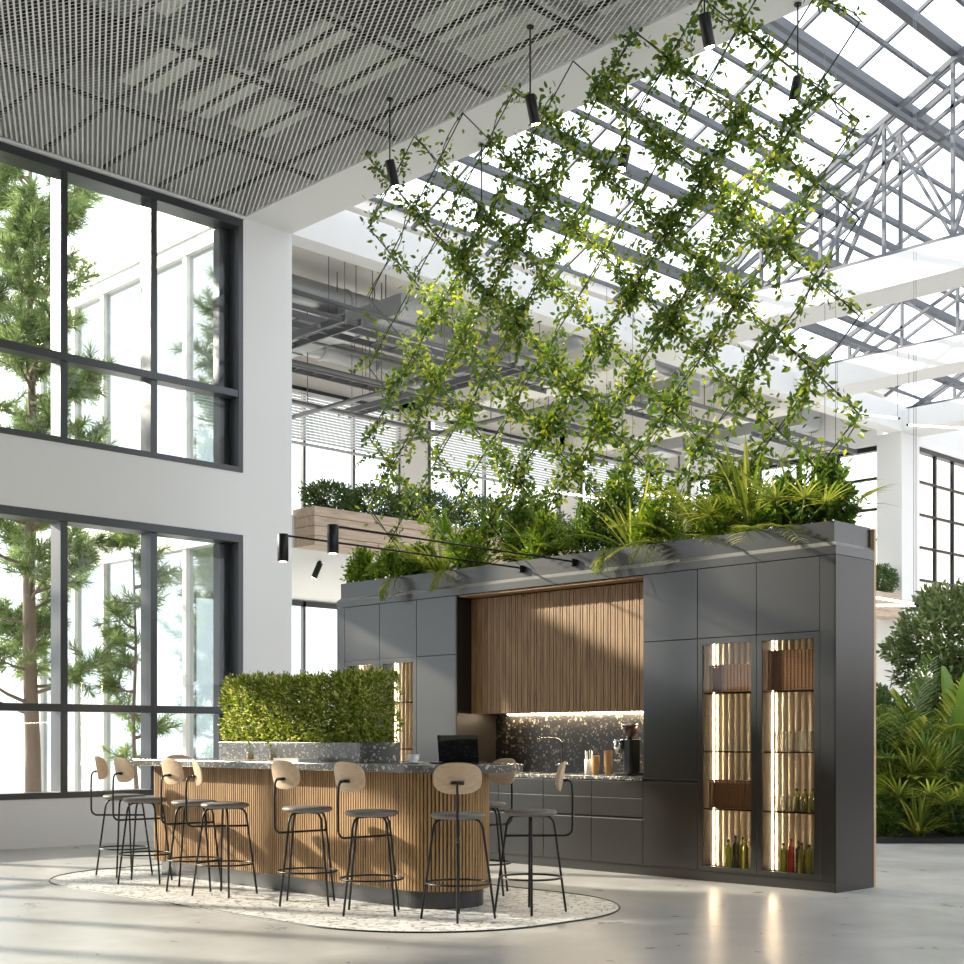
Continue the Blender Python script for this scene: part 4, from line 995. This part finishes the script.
led_tube((-11.3,21.4,6.6), (-10.3,21.9,6.45), 'glowing tube lamp hung high before the far white beams, right one')
led_tube((-12.0,25.0,5.95), (-10.9,25.0,5.9), 'glowing tube lamp at the right edge of the photo before the gridded window')
led_tube((-13.6,14.0,4.9), (-12.8,15.2,4.75), 'glowing tube lamp behind the lower left vines')
led_tube((-12.8,15.8,4.9), (-11.9,16.6,4.8), 'glowing tube lamp behind the lower middle vines')

# ------------------------------------------------------------------ garden at the right
def gp(px, t_, z=0):
    r = (px-482)/1350; return (t_*(fwd[0]+r*rt[0]), t_*(fwd[1]+r*rt[1]), z)
a, b, c, d = gp(866,16.0), gp(1100,16.0), gp(1100,21), gp(866,21)
struct('garden_bed', MB().prism([a[:2],b[:2],c[:2],d[:2]], 0, .06), M['soil'])
bs = MB().bar((a[0],a[1],.03),(b[0],b[1],.03),.04,.06); o = obj('bed_edging', bs, M['black']); tag(o, 'black edging strip along the foot of the indoor jungle planting', 'edging')
def gshrub(px, t_, size, n, m, lb, lf, stem=.0, clump=0, z=.06, lw=.45):
    shrub('garden_bush', lb, 'bush', gp(px,t_,z), size, n, lf, M[m], stem, lw, 'ell', None, True, clump=clump)
gshrub(966,19.0,(1.12,1.12,.95),17000,'conifer','large rounded dark green bush with tufted foliage at the upper right',.1,1.42,120,lw=.4)
gshrub(890,19.4,(.5,.5,.7),5000,'conifer','darker bush tucked left of the large rounded bush',.09,.5,40,lw=.4)
gshrub(1050,18.4,(1.0,1.0,1.2),6000,'conifer','bush just past the right edge of the photo',.1,.5,60)
gshrub(884,16.45,(.3,.3,.25),2500,'shrub','small leafy bush at the foot of the planting beside the kitchen block',.05)
gshrub(955,16.5,(.4,.3,.18),2500,'deep','low dark ground cover at the foot of the planting, right side',.05)
gshrub(925,18.3,(1.1,.7,.75),9000,'deep','dark leafy bush in the shade behind the fan palms',.1)
gshrub(868,18.3,(.6,.6,.95),5000,'deep','dark bush half hidden behind the kitchen block side',.09)
palm('garden_palm', 'tall feather palm rising close to the kitchen block side', gp(882,17.4,.06), 13, 2.1, .5, M['dpalm'], .8, 31, 30, .042, (1.0,1.45))
palm('garden_palm', 'yellow-green feather palm in the middle of the planting', gp(897,17.0,.5), 12, 1.2, .42, M['palm'], 1.1, 32, 22, .045, (.6,1.3))
palm('garden_palm', 'feather palm with upright fronds below the large rounded bush', gp(930,17.4,.7), 12, 1.4, .45, M['palm'], .9, 33, 24, .04, (.7,1.35))
palm('garden_palm', 'dark feather palm at the right edge of the photo', gp(972,17.2,.1), 10, 1.5, .42, M['dpalm'], 1.1, 34, 22, .04, (.6,1.3))
fanpalm('fan_palm', 'dark fan palm low in the middle of the planting', gp(914,16.5,.1), 14, .95, .46, M['palm'], 41, 18, .032, (.7,1.4))
fanpalm('fan_palm', 'glossy fan palm low beside the right edge of the photo', gp(948,16.5,.1), 13, .95, .46, M['palm'], 42, 18, .034, (.7,1.4))
fanpalm('fan_palm', 'fan palm with tall stems in the middle of the planting, above the spiky tuft', gp(930,16.7,.3), 13, 1.0, .44, M['dpalm'], 44, 18, .03, (.8,1.45))
fanpalm('fan_palm', 'small fan palm close to the kitchen block side', gp(888,16.6,.1), 9, .8, .4, M['dpalm'], 43, 16, .03, (.7,1.4))
spiky('garden_grass', 'spiky yellow-green grass tuft at the front of the planting', gp(918,16.25,.06), 90, .62, .028, M['palm'], .8, .85, 51)
spiky('garden_grass', 'spiky dark tuft at the front right of the planting', gp(960,16.35,.06), 60, .6, .028, M['dpalm'], .9, .9, 52)
def banana(lb, base, leavesl, m='banana'):
    t = thing('banana_plant', lb, 'plant', base)
    for (az, el, L, w_, dr) in leavesl:
        d = (math.cos(az)*math.cos(el), math.sin(az)*math.cos(el), math.sin(el)); b = MB()
        p = Vector(base) + Vector(d)*L*.9; b.tube([base, p], .018, 6)
        b.blade(p, d, L, w_, dr, 12, .5, .3, lambda q: math.sin(PI*min(1,q*.93+.05))**.55)
        obj('leaf', b, M[m], t)
banana('big-leaved banana plant with a bright leaf at the right edge of the photo', gp(962,16.9,.1), [(-.9,1.35,1.1,.34,.25),(.6,1.3,1.1,.3,.5),(2.4,1.3,1.15,.3,.4)])
banana('banana plant with dark glossy leaves in the middle of the planting', gp(926,17.2,.1), [(-1.4,1.2,.75,.26,.9),(-.2,1.2,.75,.26,1.2)], 'deep')
banana('pale broad leaves poking out beside the kitchen block', gp(877,16.7,.1), [(-.9,1.1,.5,.22,1.3),(.2,.9,.55,.2,1.2)])

# ------------------------------------------------------------------ pines outside
def pine(lb, base, h, tr, zlo, spread, seed, nb=26, dens_=1.):
    t = thing('pine_tree', lb, 'tree', base); r = random.Random(seed); B = Vector(base)
    tp = [B + Vector((.04*math.sin(k), .04*math.cos(k*1.3), h*k/8)) for k in range(9)]
    obj('trunk', MB().tube(tp, [tr*(1-.8*k/8) for k in range(9)], 12), M['bark'], t)
    br = MB(); P_, D_ = [], []
    for k in range(nb):
        z = zlo + (h-zlo)*(k/nb)**.9; a = r.uniform(0,2*PI); f = z/h; L = spread*(1-.62*f)*r.uniform(.6,1.1)
        d = Vector((math.cos(a), math.sin(a), r.uniform(-.1,.35))).normalized(); p = B + Vector((0,0,z)); pts = [p.copy()]
        for s_ in range(8):
            d = (d + Vector((r.gauss(0,.12), r.gauss(0,.12), .07))).normalized(); p = p + d*L/8; pts.append(p.copy())
            if s_ >= 2:
                for q in range(2):
                    dd = (d + Vector((r.gauss(0,.8), r.gauss(0,.8), r.gauss(.1,.4)))).normalized(); l2 = r.uniform(.2,.45); e = p + dd*l2; br.tube([p, e], .006, 4)
                    for w_ in range(int(4*dens_)):
                        c_ = p.lerp(e, .3+.7*w_/(4*dens_))
                        for _ in range(16): P_.append(tuple(c_)); D_.append(tuple(dd*.8 + Vector((r.gauss(0,.6), r.gauss(0,.6), r.gauss(0,.6)))))
        br.tube(pts, [max(.004,.03*(1-s_/8)) for s_ in range(9)], 6)
    obj('branches', br, M['bark'], t)
    V, F, b = leaves(P_, D_, .17*RNG.uniform(.7,1.2,len(P_)), .07, .2); leaf_obj('needles', V, F, b, M['needle'], t, base)
pine('tall pine tree outside the left windows, its trunk near the photo edge', (-17.42,8.55,-.03), 9.0, .115, 1.6, 1.7, 5, 80, 1.5)
pine('second pine tree outside, farther left beyond the windows', (-19.6,6.3,-.03), 9.5, .16, 1.2, 2.2, 8, 36)
pine('small young pine outside before the glass wing', (-16.75,9.75,-.03), 4.2, .035, .9, .5, 9, 11)

# ------------------------------------------------------------------ light
w = bpy.data.worlds.new('sky'); S.world = w; w.use_nodes = True; bg = w.node_tree.nodes['Background']
bg.inputs[0].default_value = (.9,.95,1,1); bg.inputs[1].default_value = 2.3
sd = bpy.data.lights.new('sun', 'SUN'); sd.energy = 10; sd.angle = math.radians(1.6); sd.color = (1,.9,.74)
so = bpy.data.objects.new('sun', sd); C.objects.link(so); so.rotation_euler = Vector((1,.45,-.42)).to_track_quat('-Z','Y').to_euler()
S.view_settings.view_transform = 'Standard'; S.view_settings.look = 'None'; S.view_settings.gamma = 1; S.view_settings.exposure = .12
S.view_settings.use_curve_mapping = False
try:
    S.cycles.max_bounces = 10; S.cycles.diffuse_bounces = 5; S.cycles.glossy_bounces = 4; S.cycles.transparent_max_bounces = 16
    S.cycles.sample_clamp_indirect = 6; S.cycles.use_denoising = True
except Exception: pass
